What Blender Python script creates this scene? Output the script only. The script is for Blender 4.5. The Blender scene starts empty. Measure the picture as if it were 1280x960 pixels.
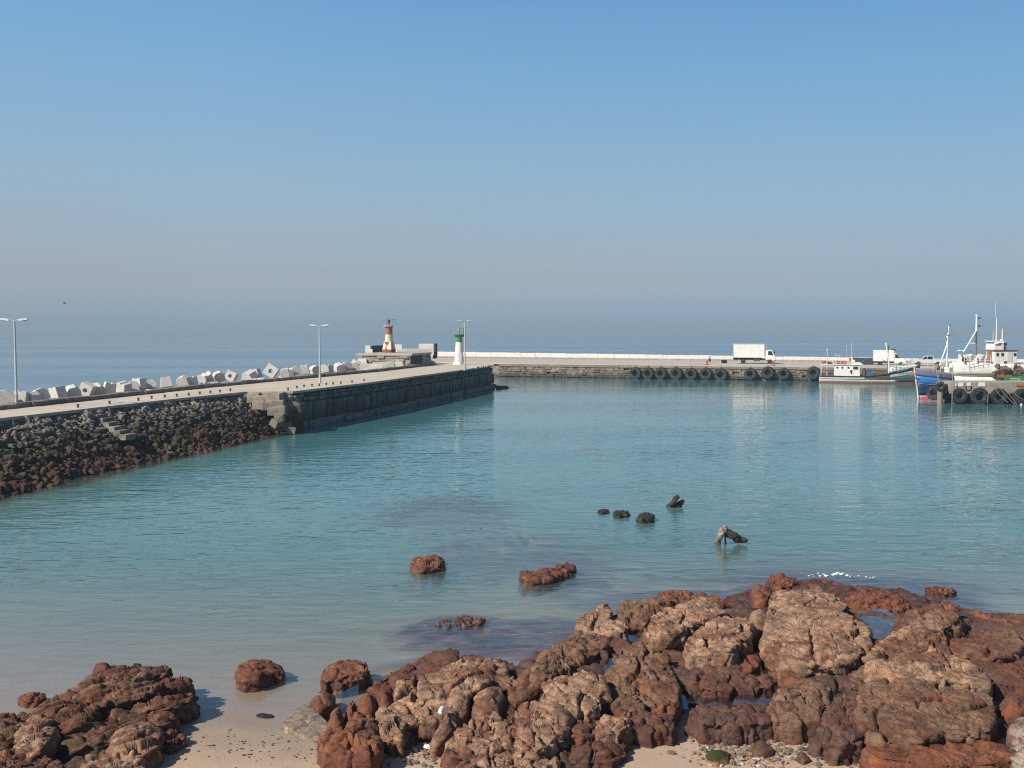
import bpy, bmesh, math, random
import numpy as np
from mathutils import Vector, Matrix
R = math.radians
random.seed(7); rng = np.random.default_rng(11)
SC = bpy.context.scene
COL = SC.collection

# ------------------------------------------------------------------ camera
F, HZ, CAMZ = 1244.4, 411.0, 9.0
PITCH = math.atan((480 - HZ) / F)
cd = bpy.data.cameras.new('camera'); cam = bpy.data.objects.new('camera', cd); COL.objects.link(cam)
cam.location = (0, 0, CAMZ); cam.rotation_euler = (math.pi/2 - PITCH, 0, 0)
cd.sensor_width = 36; cd.lens = 35; cd.clip_start = 0.1; cd.clip_end = 60000
SC.camera = cam
CP, SP = math.cos(PITCH), math.sin(PITCH)
def ray(px, py):
    """direction of a photograph pixel, in world axes"""
    a, b = (px - 640) / F, (480 - py) / F
    return np.array([a, CP + b * SP, -SP + b * CP])
def P(px, py, z=0.0):
    d = ray(px, py); t = (z - CAMZ) / d[2]
    return np.array([d[0] * t, d[1] * t, z])
def PY(px, py, Y):
    d = ray(px, py); t = Y / d[1]
    return np.array([d[0] * t, Y, CAMZ + d[2] * t])
def PL(px, A, B):
    """where the upright plane through the plan line A-B is met by pixel column px (x, y)"""
    k = (px - 640) / F; A = np.array(A, float)[:2]; B = np.array(B, float)[:2]; d = B - A
    # X = k * s * Y with s accounting for the tilt (points near eye level)
    t = (k * A[1] - A[0]) / (d[0] - k * d[1])
    return A + d * t

# ------------------------------------------------------------------ render settings
SC.view_settings.view_transform = 'Standard'; SC.view_settings.look = 'None'
SC.view_settings.gamma = 1; SC.view_settings.use_curve_mapping = False
SC.view_settings.exposure = 0.32
SC.render.engine = 'CYCLES'
cy = SC.cycles
cy.use_denoising = False; cy.filter_width = 1.15
try: cy.denoiser = 'OPENIMAGEDENOISE'
except Exception: pass
cy.use_adaptive_sampling = True; cy.adaptive_threshold = 0.006
cy.max_bounces = 8; cy.transparent_max_bounces = 12; cy.volume_bounces = 0
cy.caustics_reflective = False; cy.caustics_refractive = False
cy.sample_clamp_indirect = 4.0

# ------------------------------------------------------------------ tags
def tag(o, label=None, cat=None, group=None, kind=None):
    if label: o['label'] = label
    if cat: o['category'] = cat
    if group: o['group'] = group
    if kind: o['kind'] = kind
    return o
def empty(name, label, cat, loc=(0, 0, 0), rz=0.0, group=None, rot=None):
    o = bpy.data.objects.new(name, None); COL.objects.link(o)
    o.empty_display_size = 0.3
    o.location = tuple(float(v) for v in loc); o.rotation_euler = rot if rot else (0, 0, rz)
    return tag(o, label, cat, group)
def copy_tree(o, parent=None):
    c = o.copy(); COL.objects.link(c)
    if parent: c.parent = parent
    for ch in [k for k in bpy.data.objects if k.parent == o]: copy_tree(ch, c)
    return c

# ------------------------------------------------------------------ mesh builder
class MB:
    def __init__(s): s.v = []; s.f = []
    def add(s, vs, fs):
        n = len(s.v); s.v += [tuple(map(float, p)) for p in vs]; s.f += [tuple(i + n for i in q) for q in fs]; return s
    def box(s, c, d, rz=0.0, taper=1.0, jit=0.0, M=None):
        hx, hy, hz = d[0]/2, d[1]/2, d[2]/2; vs = []
        for z, t in ((-hz, 1), (hz, taper)):
            for x, y in ((-hx, -hy), (hx, -hy), (hx, hy), (-hx, hy)):
                p = Vector((x*t + random.uniform(-jit, jit), y*t + random.uniform(-jit, jit), z + random.uniform(-jit, jit)))
                if M is not None: p = M @ p
                elif rz: p = Matrix.Rotation(rz, 3, 'Z') @ p
                vs.append((p.x + c[0], p.y + c[1], p.z + c[2]))
        return s.add(vs, [(3,2,1,0),(4,5,6,7),(0,1,5,4),(1,2,6,5),(2,3,7,6),(3,0,4,7)])
    def cyl(s, p0, p1, r0, r1=None, n=10):
        r1 = r0 if r1 is None else r1
        p0, p1 = Vector(p0), Vector(p1); d = (p1 - p0).normalized()
        a = d.orthogonal().normalized(); b = d.cross(a); vs = []
        for p, r in ((p0, r0), (p1, r1)):
            for i in range(n):
                t = 2*math.pi*i/n; vs.append(p + (a*math.cos(t) + b*math.sin(t))*r)
        fs = [(i, (i+1) % n, n + (i+1) % n, n + i) for i in range(n)] + [tuple(range(n))[::-1], tuple(range(n, 2*n))]
        return s.add(vs, fs)
    def tube(s, pts, r, n=6):
        pts = [Vector(p) for p in pts]; vs = []; m = len(pts)
        for i, p in enumerate(pts):
            d = (pts[min(i+1, m-1)] - pts[max(i-1, 0)]).normalized()
            a = d.cross(Vector((0.13, 0.97, 0.2))).normalized(); b = d.cross(a)
            for k in range(n):
                t = 2*math.pi*k/n; vs.append(p + (a*math.cos(t) + b*math.sin(t))*r)
        fs = [(i*n+k, i*n+(k+1) % n, (i+1)*n+(k+1) % n, (i+1)*n+k) for i in range(m-1) for k in range(n)]
        fs += [tuple(range(n))[::-1], tuple(range((m-1)*n, m*n))]
        return s.add(vs, fs)
    def lathe(s, prof, n=20, c=(0, 0, 0), M=None, closed=False, caps=True):
        vs = []; m = len(prof)
        for r, z in prof:
            for i in range(n):
                t = 2*math.pi*i/n; p = Vector((r*math.cos(t), r*math.sin(t), z))
                if M is not None: p = M @ p
                vs.append((p.x + c[0], p.y + c[1], p.z + c[2]))
        k = m if closed else m - 1
        fs = [(j*n+i, j*n+(i+1) % n, ((j+1) % m)*n+(i+1) % n, ((j+1) % m)*n+i) for j in range(k) for i in range(n)]
        if not closed and caps: fs += [tuple(range(n))[::-1], tuple(range((m-1)*n, m*n))]
        return s.add(vs, fs)
    def prism(s, poly, z0, z1, f=None):
        """poly (u, v) extruded from z0 to z1; f maps (u, v, w) to a point"""
        f = f or (lambda u, v, w: (u, v, w)); n = len(poly)
        vs = [f(u, v, z0) for u, v in poly] + [f(u, v, z1) for u, v in poly]
        return s.add(vs, [(i, (i+1) % n, n + (i+1) % n, n + i) for i in range(n)] + [tuple(range(n))[::-1], tuple(range(n, 2*n))])
    def build(s, name, mat, parent=None, smooth=False, bevel=0.0, kind=None):
        me = bpy.data.meshes.new(name); me.from_pydata(s.v, [], s.f); me.update()
        bm = bmesh.new(); bm.from_mesh(me); bmesh.ops.recalc_face_normals(bm, faces=bm.faces); bm.to_mesh(me); bm.free()
        me.materials.append(mat)
        o = bpy.data.objects.new(name, me); COL.objects.link(o)
        if smooth:
            me.polygons.foreach_set('use_smooth', [True]*len(me.polygons))
            me.set_sharp_from_angle(angle=R(38))
        if bevel:
            m = o.modifiers.new('bevel', 'BEVEL'); m.width = bevel; m.segments = 2; m.limit_method = 'ANGLE'; m.angle_limit = R(40)
        if parent is not None: o.parent = parent
        if kind: o['kind'] = kind
        return o
def np_mesh(name, V, Fq, mat, smooth=True, attrs=None):
    me = bpy.data.meshes.new(name); V = np.ascontiguousarray(V, np.float32); Fq = np.ascontiguousarray(Fq, np.int32)
    me.vertices.add(len(V)); me.vertices.foreach_set('co', V.ravel())
    k = Fq.shape[1]
    me.loops.add(Fq.size); me.loops.foreach_set('vertex_index', Fq.ravel())
    me.polygons.add(len(Fq)); me.polygons.foreach_set('loop_start', np.arange(len(Fq), dtype=np.int32)*k)
    me.polygons.foreach_set('use_smooth', np.full(len(Fq), smooth))
    me.update(calc_edges=True); me.validate()
    for a, d in (attrs or {}).items():
        at = me.attributes.new(a, 'FLOAT', 'POINT'); at.data.foreach_set('value', np.ascontiguousarray(d, np.float32))
    me.materials.append(mat)
    o = bpy.data.objects.new(name, me); COL.objects.link(o); return o
def grid_faces(nu, nv, wrap=False):
    i = np.arange(nu if wrap else nu-1)[:, None]; j = np.arange(nv-1)[None, :]; i2 = (i+1) % nu
    return np.stack([i*nv+j, i2*nv+j, i2*nv+j+1, i*nv+j+1], -1).reshape(-1, 4)

# ------------------------------------------------------------------ noise (numpy)
def _h(ix, iy, iz, s):
    h = (ix.astype(np.uint32)*np.uint32(374761393) + iy.astype(np.uint32)*np.uint32(668265263) + iz.astype(np.uint32)*np.uint32(2147483647) + np.uint32((s*974711) & 0xffffffff))
    h = (h ^ (h >> np.uint32(13)))*np.uint32(1274126177); h = (h ^ (h >> np.uint32(16)))*np.uint32(2246822519)
    return h ^ (h >> np.uint32(15))
def pnoise(p, s=0):
    q = np.floor(p); f = p - q; q = q.astype(np.int64); w = f*f*f*(f*(f*6-15)+10); r = 0
    for dx in (0, 1):
        wx = w[:, 0] if dx else 1-w[:, 0]
        for dy in (0, 1):
            wy = w[:, 1] if dy else 1-w[:, 1]
            for dz in (0, 1):
                wz = w[:, 2] if dz else 1-w[:, 2]
                h = _h(q[:, 0]+dx, q[:, 1]+dy, q[:, 2]+dz, s)
                g0 = (h & np.uint32(1023))/511.5-1; g1 = ((h >> np.uint32(10)) & np.uint32(1023))/511.5-1; g2 = ((h >> np.uint32(20)) & np.uint32(1023))/511.5-1
                r = r + wx*wy*wz*(g0*(f[:, 0]-dx)+g1*(f[:, 1]-dy)+g2*(f[:, 2]-dz))
    return r
def fbm(p, o=4, s=0, g=0.5):
    r = 0; a = 1.0
    for i in range(o): r = r + a*pnoise(p*(2.03**i)+17.3*i, s+i); a *= g
    return r
def worley(p, s=0, facet=False):
    q = np.floor(p).astype(np.int64); f1 = np.full(len(p), 9.0); f2 = np.full(len(p), 9.0); idn = np.zeros(len(p)); fa = np.zeros(len(p))
    for dx in (-1, 0, 1):
        for dy in (-1, 0, 1):
            for dz in (-1, 0, 1):
                a, b, c = q[:, 0]+dx, q[:, 1]+dy, q[:, 2]+dz
                h = _h(a, b, c, s)
                d = (a+0.1+0.8*((h & np.uint32(1023))/1023.0)-p[:, 0])**2+(b+0.1+0.8*(((h >> np.uint32(10)) & np.uint32(1023))/1023.0)-p[:, 1])**2+(c+0.1+0.8*(((h >> np.uint32(20)) & np.uint32(1023))/1023.0)-p[:, 2])**2
                m = d < f1
                if facet:
                    h3 = _h(a, b, c, s+77); g = (((h3 & np.uint32(1023))/511.5-1)*(p[:, 0]-a-.5)+(((h3 >> np.uint32(10)) & np.uint32(1023))/511.5-1)*(p[:, 1]-b-.5)+(((h3 >> np.uint32(20)) & np.uint32(1023))/511.5-1)*(p[:, 2]-c-.5)); fa = np.where(m, g, fa)
                f2 = np.where(m, f1, np.minimum(f2, d)); idn = np.where(m, (h >> np.uint32(7))/float(2**25) % 1.0, idn); f1 = np.where(m, d, f1)
    return (np.sqrt(f1), np.sqrt(f2), idn, fa) if facet else (np.sqrt(f1), np.sqrt(f2), idn)
def sstep(a, b, x):
    t = np.clip((x-a)/(b-a), 0, 1); return t*t*(3-2*t)

# ------------------------------------------------------------------ materials
class NT:
    def __init__(s, name):
        s.m = bpy.data.materials.new(name); s.m.use_nodes = True; s.t = s.m.node_tree
        for n in list(s.t.nodes): s.t.nodes.remove(n)
        s.out = s.n('ShaderNodeOutputMaterial')
    def n(s, typ, **kw):
        nd = s.t.nodes.new(typ)
        for k, v in kw.items(): setattr(nd, k, v)
        return nd
    def l(s, a, b): s.t.links.new(a, b)
    def set(s, sock, v):
        if isinstance(v, bpy.types.NodeSocket): s.l(v, sock)
        elif v is not None: sock.default_value = (tuple(v)+(1,) if isinstance(v, (tuple, list)) and len(v) == 3 and sock.type == 'RGBA' else v)
    def pos(s, scale=(1, 1, 1), rot=(0, 0, 0), obj=False):
        src = s.n('ShaderNodeTexCoord').outputs['Object'] if obj else s.n('ShaderNodeNewGeometry').outputs['Position']
        m = s.n('ShaderNodeMapping'); s.l(src, m.inputs[0]); m.inputs['Scale'].default_value = scale; m.inputs['Rotation'].default_value = rot
        return m.outputs[0]
    def noise(s, vec, scale, detail=4, rough=0.55, dist=0.0):
        n = s.n('ShaderNodeTexNoise'); s.l(vec, n.inputs['Vector']); n.inputs['Scale'].default_value = scale; n.inputs['Detail'].default_value = detail
        n.inputs['Roughness'].default_value = rough; n.inputs['Distortion'].default_value = dist; return n.outputs['Fac']
    def vor(s, vec, scale, feature='F1'):
        n = s.n('ShaderNodeTexVoronoi', feature=feature); s.l(vec, n.inputs['Vector']); n.inputs['Scale'].default_value = scale; return n.outputs['Distance']
    def ramp(s, fac, stops, interp='LINEAR'):
        n = s.n('ShaderNodeValToRGB'); s.set(n.inputs[0], fac); cr = n.color_ramp; cr.interpolation = interp
        while len(cr.elements) < len(stops): cr.elements.new(0.5)
        for e, (p, c) in zip(cr.elements, stops): e.position = p; e.color = (c, c, c, 1) if isinstance(c, (int, float)) else tuple(c)+(1,)
        return n.outputs[0]
    def mix(s, fac, a, b, mode='MIX'):
        n = s.n('ShaderNodeMix', data_type='RGBA', blend_type=mode); s.set(n.inputs[0], fac); s.set(n.inputs[6], a); s.set(n.inputs[7], b); return n.outputs[2]
    def math(s, op, a, b=None, c=None, clamp=False):
        n = s.n('ShaderNodeMath', operation=op, use_clamp=clamp); s.set(n.inputs[0], a)
        if b is not None: s.set(n.inputs[1], b)
        if c is not None: s.set(n.inputs[2], c)
        return n.outputs[0]
    def maprange(s, v, a, b, c=0.0, d=1.0):
        n = s.n('ShaderNodeMapRange'); s.set(n.inputs[0], v); n.inputs[1].default_value = a; n.inputs[2].default_value = b; n.inputs[3].default_value = c; n.inputs[4].default_value = d; return n.outputs[0]
    def z(s):
        x = s.n('ShaderNodeSeparateXYZ'); s.l(s.n('ShaderNodeNewGeometry').outputs['Position'], x.inputs[0]); return x.outputs[2]
    def island(s): return s.n('ShaderNodeNewGeometry').outputs['Random Per Island']
    def objrand(s): return s.n('ShaderNodeObjectInfo').outputs['Random']
    def bump(s, h, strength=0.5, dist=0.02, normal=None):
        n = s.n('ShaderNodeBump'); n.inputs['Strength'].default_value = strength; n.inputs['Distance'].default_value = dist; s.l(h, n.inputs['Height'])
        if normal is not None: s.l(normal, n.inputs['Normal'])
        return n.outputs[0]
    def pbr(s, col, rough=0.8, metal=0.0, normal=None, spec=0.3):
        b = s.n('ShaderNodeBsdfPrincipled'); s.set(b.inputs['Base Color'], col); s.set(b.inputs['Roughness'], rough); s.set(b.inputs['Metallic'], metal)
        b.inputs['Specular IOR Level'].default_value = spec
        if normal is not None: s.l(normal, b.inputs['Normal'])
        s.l(b.outputs[0], s.out.inputs[0]); return s.m
def paint(name, col, rough=0.5, dirt=0.25, dirtcol=(0.22, 0.13, 0.07), scale=3.0, metal=0.0):
    t = NT(name); v = t.pos(obj=True); n = t.noise(v, scale, 6, 0.7)
    m = t.ramp(n, [(0.45, 0.0), (0.75, 1.0)]); m = t.math('MULTIPLY', m, dirt)
    n2 = t.noise(t.pos((1, 1, 0.15), obj=True), scale*2.5, 4); st = t.math('MULTIPLY', t.ramp(n2, [(0.55, 0.0), (0.7, 1.0)]), dirt*0.7)
    c = t.mix(m, col, dirtcol); c = t.mix(st, c, tuple(0.6*a for a in dirtcol))
    return t.pbr(c, rough, metal, t.bump(n, 0.15, 0.01))
MAT = {}
for nm, col, ro, di in (('white_paint', (0.71, 0.70, 0.665), 0.45, 0.28), ('boat_white', (0.72, 0.71, 0.67), 0.4, 0.42), ('cream_paint', (0.62, 0.6, 0.5), 0.5, 0.45),
        ('green_hull', (0.045, 0.11, 0.11), 0.4, 0.25), ('grey_brown', (0.13, 0.12, 0.11), 0.7, 0.4), ('boot_red', (0.15, 0.045, 0.04), 0.6, 0.35), ('boot_pink', (0.55, 0.08, 0.10), 0.6, 0.2),
        ('navy_hull', (0.02, 0.04, 0.11), 0.4, 0.15), ('sky_blue_hull', (0.03, 0.22, 0.6), 0.4, 0.12), ('violet_grey', (0.24, 0.22, 0.28), 0.6, 0.3),
        ('vivid_green', (0.02, 0.24, 0.09), 0.45, 0.1), ('tower_orange', (0.34, 0.115, 0.06), 0.55, 0.2), ('tower_red_brown', (0.22, 0.06, 0.035), 0.7, 0.3), ('tower_white', (0.62, 0.54, 0.41), 0.6, 0.22), ('tower_clean_white', (0.74, 0.73, 0.68), 0.6, 0.25),
        ('lamp_grey', (0.42, 0.45, 0.46), 0.45, 0.12), ('dark_metal', (0.03, 0.03, 0.035), 0.5, 0.15), ('rail_grey', (0.25, 0.27, 0.3), 0.5, 0.2), ('rust', (0.3, 0.1, 0.03), 0.85, 0.5), ('orange_paint', (0.42, 0.13, 0.035), 0.7, 0.45),
        ('wood_weathered', (0.24, 0.19, 0.14), 0.85, 0.3), ('wood_orange', (0.27, 0.13, 0.06), 0.7, 0.3), ('net_brown', (0.11, 0.085, 0.07), 0.95, 0.4), ('silver_paint', (0.5, 0.51, 0.52), 0.3, 0.06), ('red_cloth', (0.5, 0.04, 0.04), 0.8, 0.1), ('blue_cloth', (0.04, 0.09, 0.2), 0.85, 0.1),
        ('rope', (0.3, 0.26, 0.2), 0.9, 0.2), ('chassis', (0.045, 0.045, 0.045), 0.7, 0.2), ('skin', (0.3, 0.16, 0.1), 0.6, 0.0), ('dark_cloth', (0.02, 0.022, 0.03), 0.9, 0.0), ('deck_grey', (0.2, 0.19, 0.17), 0.8, 0.3), ('gull_white', (0.7, 0.7, 0.7), 0.8, 0.0), ('gull_grey', (0.16, 0.17, 0.18), 0.8, 0.0), ('teal_plastic', (0.16, 0.42, 0.42), 0.4, 0.1), ('pale_plastic', (0.6, 0.66, 0.58), 0.4, 0.1), ('beak', (0.5, 0.25, 0.03), 0.6, 0.0)):
    MAT[nm] = paint(nm, col, ro, di)
def _glass():
    t = NT('window_glass'); return t.pbr((0.02, 0.03, 0.035), 0.08, 0, None, 0.5)
MAT['glass'] = _glass()
def _rubber():
    t = NT('tyre_rubber'); v = t.pos(obj=True); n = t.noise(v, 4, 5)
    c = t.mix(t.ramp(n, [(0.4, 0.0), (0.7, 1.0)]), (0.012, 0.014, 0.016), (0.055, 0.06, 0.062)); return t.pbr(c, 0.75, 0, t.bump(t.noise(v, 14, 3), 0.4, 0.03))
MAT['rubber'] = _rubber()
def _concrete(name, a, b, sc=0.6, stain=(0.2, 0.17, 0.13), dark=0.35):
    t = NT(name); v = t.pos(); n = t.noise(v, sc, 6, 0.65); n2 = t.noise(v, sc*9, 5, 0.6)
    c = t.mix(t.ramp(n, [(0.3, 0.0), (0.7, 1.0)]), a, b); c = t.mix(t.math('MULTIPLY', t.ramp(n2, [(0.55, 0.0), (0.75, 1.0)]), dark), c, stain)
    c = t.mix(t.math('MULTIPLY', t.math('SUBTRACT', t.island(), 0.5), 0.22), c, (0.5, 0.48, 0.44))
    cr = t.vor(t.pos((1, 1, 1)), sc*1.3, 'DISTANCE_TO_EDGE'); c = t.mix(t.ramp(cr, [(0.0, 0.5), (0.012, 0.0)]), c, (0.12, 0.1, 0.08))
    return t.pbr(c, 0.9, 0, t.bump(n2, 0.5, 0.03))
MAT['concrete'] = _concrete('concrete', (0.36, 0.33, 0.29), (0.47, 0.43, 0.38))
MAT['concrete_deck'] = _concrete('deck_concrete', (0.42, 0.36, 0.285), (0.53, 0.46, 0.375), 0.25)
MAT['armour'] = _concrete('armour_concrete', (0.50, 0.47, 0.425), (0.62, 0.585, 0.53), 0.5, (0.25, 0.22, 0.18), 0.25)
MAT['parapet_white'] = _concrete('white_parapet', (0.62, 0.58, 0.54), (0.72, 0.69, 0.66), 0.35, (0.3, 0.22, 0.18), 0.5)
MAT['dark_block_and_shade'] = _concrete('dark_crate_and_shade', (0.03, 0.04, 0.05), (0.05, 0.06, 0.07), 0.6, (0.02, 0.02, 0.02))  # crate colour, also used as painted shade on the beacon platform
def _masonry(name, a, b, dk, wet_lo, wet_hi, wet=(0.02, 0.022, 0.02)):
    """stones that vary one by one, with a dark tide band near the water"""
    t = NT(name); v = t.pos(); n = t.noise(v, 1.7, 6, 0.7); r = t.island()
    c = t.mix(r, a, b); c = t.mix(t.ramp(n, [(0.4, 0.0), (0.7, 1.0)]), c, dk)
    zz = t.math('ADD', t.z(), t.math('MULTIPLY', t.math('SUBTRACT', t.noise(v, 0.8, 4), 0.5), 1.2))
    c = t.mix(t.maprange(zz, wet_hi, wet_lo), c, wet)
    return t.pbr(c, 0.88, 0, t.bump(t.noise(v, 5, 5, 0.7), 0.6, 0.08))
MAT['kerb_stone'] = _masonry('kerb_stone', (0.2, 0.17, 0.14), (0.3, 0.27, 0.23), (0.07, 0.055, 0.045), 0, 1)
MAT['quay_stone'] = _masonry('quay_stone', (0.085, 0.095, 0.085), (0.24, 0.235, 0.21), (0.06, 0.065, 0.06), 0.5, 2.6)
MAT['quay_foot'] = _masonry('quay_foot', (0.16, 0.18, 0.18), (0.26, 0.28, 0.28), (0.07, 0.09, 0.085), -0.2, 0.5, (0.05, 0.065, 0.06))
MAT['pier_stone'] = _masonry('pier_stone', (0.17, 0.14, 0.11), (0.32, 0.27, 0.22), (0.10, 0.08, 0.062), 0.0, 1.2, (0.045, 0.038, 0.028))
MAT['platform_stone'] = _masonry('platform_stone', (0.30, 0.26, 0.21), (0.46, 0.42, 0.36), (0.16, 0.13, 0.1), 2.0, 3.0, (0.2, 0.17, 0.13))
MAT['quay_concrete'] = _masonry('quay_concrete', (0.32, 0.28, 0.24), (0.36, 0.33, 0.28), (0.22, 0.17, 0.13), 0.2, 1.1, (0.05, 0.045, 0.04))
def _rubble():
    t = NT('rubble_rock'); v = t.pos(); z = t.math('ADD', t.z(), t.math('MULTIPLY', t.math('SUBTRACT', t.noise(v, 0.35, 5), 0.5), 2.6))
    c = t.ramp(t.maprange(z, -0.3, 3.5), [(0.0, (0.085, 0.04, 0.035)), (0.18, (0.085, 0.042, 0.028)), (0.38, (0.07, 0.05, 0.03)), (0.56, (0.075, 0.058, 0.042)), (0.72, (0.15, 0.125, 0.10)), (0.88, (0.25, 0.22, 0.185)), (1.0, (0.28, 0.25, 0.215))])
    n = t.noise(v, 1.6, 6, 0.75); c = t.mix(t.ramp(n, [(0.42, 0.0), (0.68, 0.75)]), c, (0.025, 0.022, 0.018))
    g = t.math('MULTIPLY', t.ramp(t.noise(t.pos((1, 1, 1)), 0.22, 3), [(0.55, 0.0), (0.66, 1.0)]), 0.25); c = t.mix(g, c, (0.05, 0.085, 0.02))
    c = t.mix(t.math('MULTIPLY', t.math('POWER', t.island(), 8.0), 0.4), c, (0.36, 0.32, 0.28))
    return t.pbr(c, 0.85, 0, t.bump(t.noise(v, 6, 6, 0.7), 0.7, 0.1))
MAT['rubble'] = _rubble()
# ================================================================== light, sky, air
SUN_EL = R(39); SUN_DIR = Vector((-0.83, -0.56, 0)).normalized()
SUN_DIR = (SUN_DIR*math.cos(SUN_EL) + Vector((0, 0, math.sin(SUN_EL)))).normalized()
sl = bpy.data.lights.new('sun', 'SUN'); sun = bpy.data.objects.new('sun', sl); COL.objects.link(sun)
sl.energy = 5.0; sl.angle = R(0.5); sl.color = (1.0, 0.90, 0.76)
sun.rotation_euler = (-SUN_DIR).to_track_quat('-Z', 'Y').to_euler(); sun.location = (-40, -30, 60)
W = bpy.data.worlds.new('World'); SC.world = W; W.use_nodes = True
wt = W.node_tree
for n in list(wt.nodes): wt.nodes.remove(n)
sky = wt.nodes.new('ShaderNodeTexSky'); sky.sky_type = 'NISHITA'; sky.sun_disc = False
sky.sun_elevation = SUN_EL; sky.sun_rotation = math.atan2(SUN_DIR.x, SUN_DIR.y)
sky.air_density = 1.0; sky.dust_density = 1.2; sky.ozone_density = 1.6; sky.altitude = 10
tc = wt.nodes.new('ShaderNodeTexCoord'); sx = wt.nodes.new('ShaderNodeSeparateXYZ'); wt.links.new(tc.outputs['Generated'], sx.inputs[0])
hz = wt.nodes.new('ShaderNodeValToRGB')          # the hazy sea air low over the horizon takes the glare off the sky there; upper stops dim the overhead sky to deepen shadows
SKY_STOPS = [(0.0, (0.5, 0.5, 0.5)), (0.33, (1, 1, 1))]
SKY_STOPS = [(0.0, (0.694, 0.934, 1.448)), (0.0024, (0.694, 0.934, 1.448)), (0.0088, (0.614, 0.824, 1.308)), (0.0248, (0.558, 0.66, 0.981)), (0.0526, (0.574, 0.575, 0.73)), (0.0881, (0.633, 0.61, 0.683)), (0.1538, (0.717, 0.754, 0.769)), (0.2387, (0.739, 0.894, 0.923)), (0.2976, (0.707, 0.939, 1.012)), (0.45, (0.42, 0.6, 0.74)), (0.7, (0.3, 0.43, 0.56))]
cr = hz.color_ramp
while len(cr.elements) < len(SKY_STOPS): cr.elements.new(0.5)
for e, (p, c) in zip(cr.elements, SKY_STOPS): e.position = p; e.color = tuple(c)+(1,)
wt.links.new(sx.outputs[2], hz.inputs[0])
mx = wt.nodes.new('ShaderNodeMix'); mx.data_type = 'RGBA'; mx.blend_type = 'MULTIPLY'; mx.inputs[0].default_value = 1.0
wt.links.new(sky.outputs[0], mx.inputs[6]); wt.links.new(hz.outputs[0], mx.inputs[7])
hx = wt.nodes.new('ShaderNodeValToRGB'); e0, e1 = hx.color_ramp.elements; e0.position, e0.color = 0.36, (1.07, 1.09, 1.09, 1); e1.position, e1.color = 0.72, (0.76, 0.83, 0.86, 1)
xa = wt.nodes.new('ShaderNodeMath'); xa.operation = 'MULTIPLY_ADD'; xa.inputs[1].default_value = 0.5; xa.inputs[2].default_value = 0.5; wt.links.new(sx.outputs[0], xa.inputs[0]); wt.links.new(xa.outputs[0], hx.inputs[0])
zf = wt.nodes.new('ShaderNodeMapRange'); zf.inputs[1].default_value = 0.02; zf.inputs[2].default_value = 0.22; zf.inputs[3].default_value = 0.92; wt.links.new(sx.outputs[2], zf.inputs[0])
mx2 = wt.nodes.new('ShaderNodeMix'); mx2.data_type = 'RGBA'; mx2.blend_type = 'MULTIPLY'; wt.links.new(zf.outputs[0], mx2.inputs[0]); wt.links.new(mx.outputs[2], mx2.inputs[6]); wt.links.new(hx.outputs[0], mx2.inputs[7]); mx = mx2
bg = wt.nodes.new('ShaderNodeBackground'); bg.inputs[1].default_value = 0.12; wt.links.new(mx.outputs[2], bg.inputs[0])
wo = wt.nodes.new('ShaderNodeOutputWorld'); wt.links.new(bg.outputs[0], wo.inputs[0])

# ================================================================== ground and water
def poly_sd(X, Y, poly):
    """signed distance to a closed polygon, negative inside"""
    poly = np.array(poly)[:, :2]; d = np.full(X.shape, 1e9); ins = np.zeros(X.shape, bool)
    for a, b in zip(poly, np.roll(poly, -1, 0)):
        e = b-a; t = np.clip(((X-a[0])*e[0]+(Y-a[1])*e[1])/(e@e), 0, 1)
        d = np.minimum(d, np.hypot(X-a[0]-t*e[0], Y-a[1]-t*e[1]))
        c = ((a[1] > Y) != (b[1] > Y)); ins ^= c & (X < (b[0]-a[0])*(Y-a[1])/(b[1]-a[1]+1e-12)+a[0])
    return np.where(ins, -d, d)
OUT_R = [P(*q) for q in [(372, 915), (392, 884), (455, 862), (500, 832), (560, 818), (640, 836), (690, 806), (735, 778), (800, 756), (870, 742), (950, 728), (1000, 722), (1135, 728), (1200, 748), (1280, 772), (1400, 790), (1500, 850), (1500, 930), (1300, 940), (1262, 945), (1080, 932), (960, 912), (860, 900), (790, 920), (700, 950), (640, 958), (560, 958), (470, 930), (400, 962)]]
OUT_L = [P(*q) for q in [(-150, 900), (40, 878), (85, 850), (130, 834), (200, 833), (236, 858), (240, 880), (222, 905), (236, 930), (205, 945), (180, 990), (-150, 1010)]]
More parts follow.
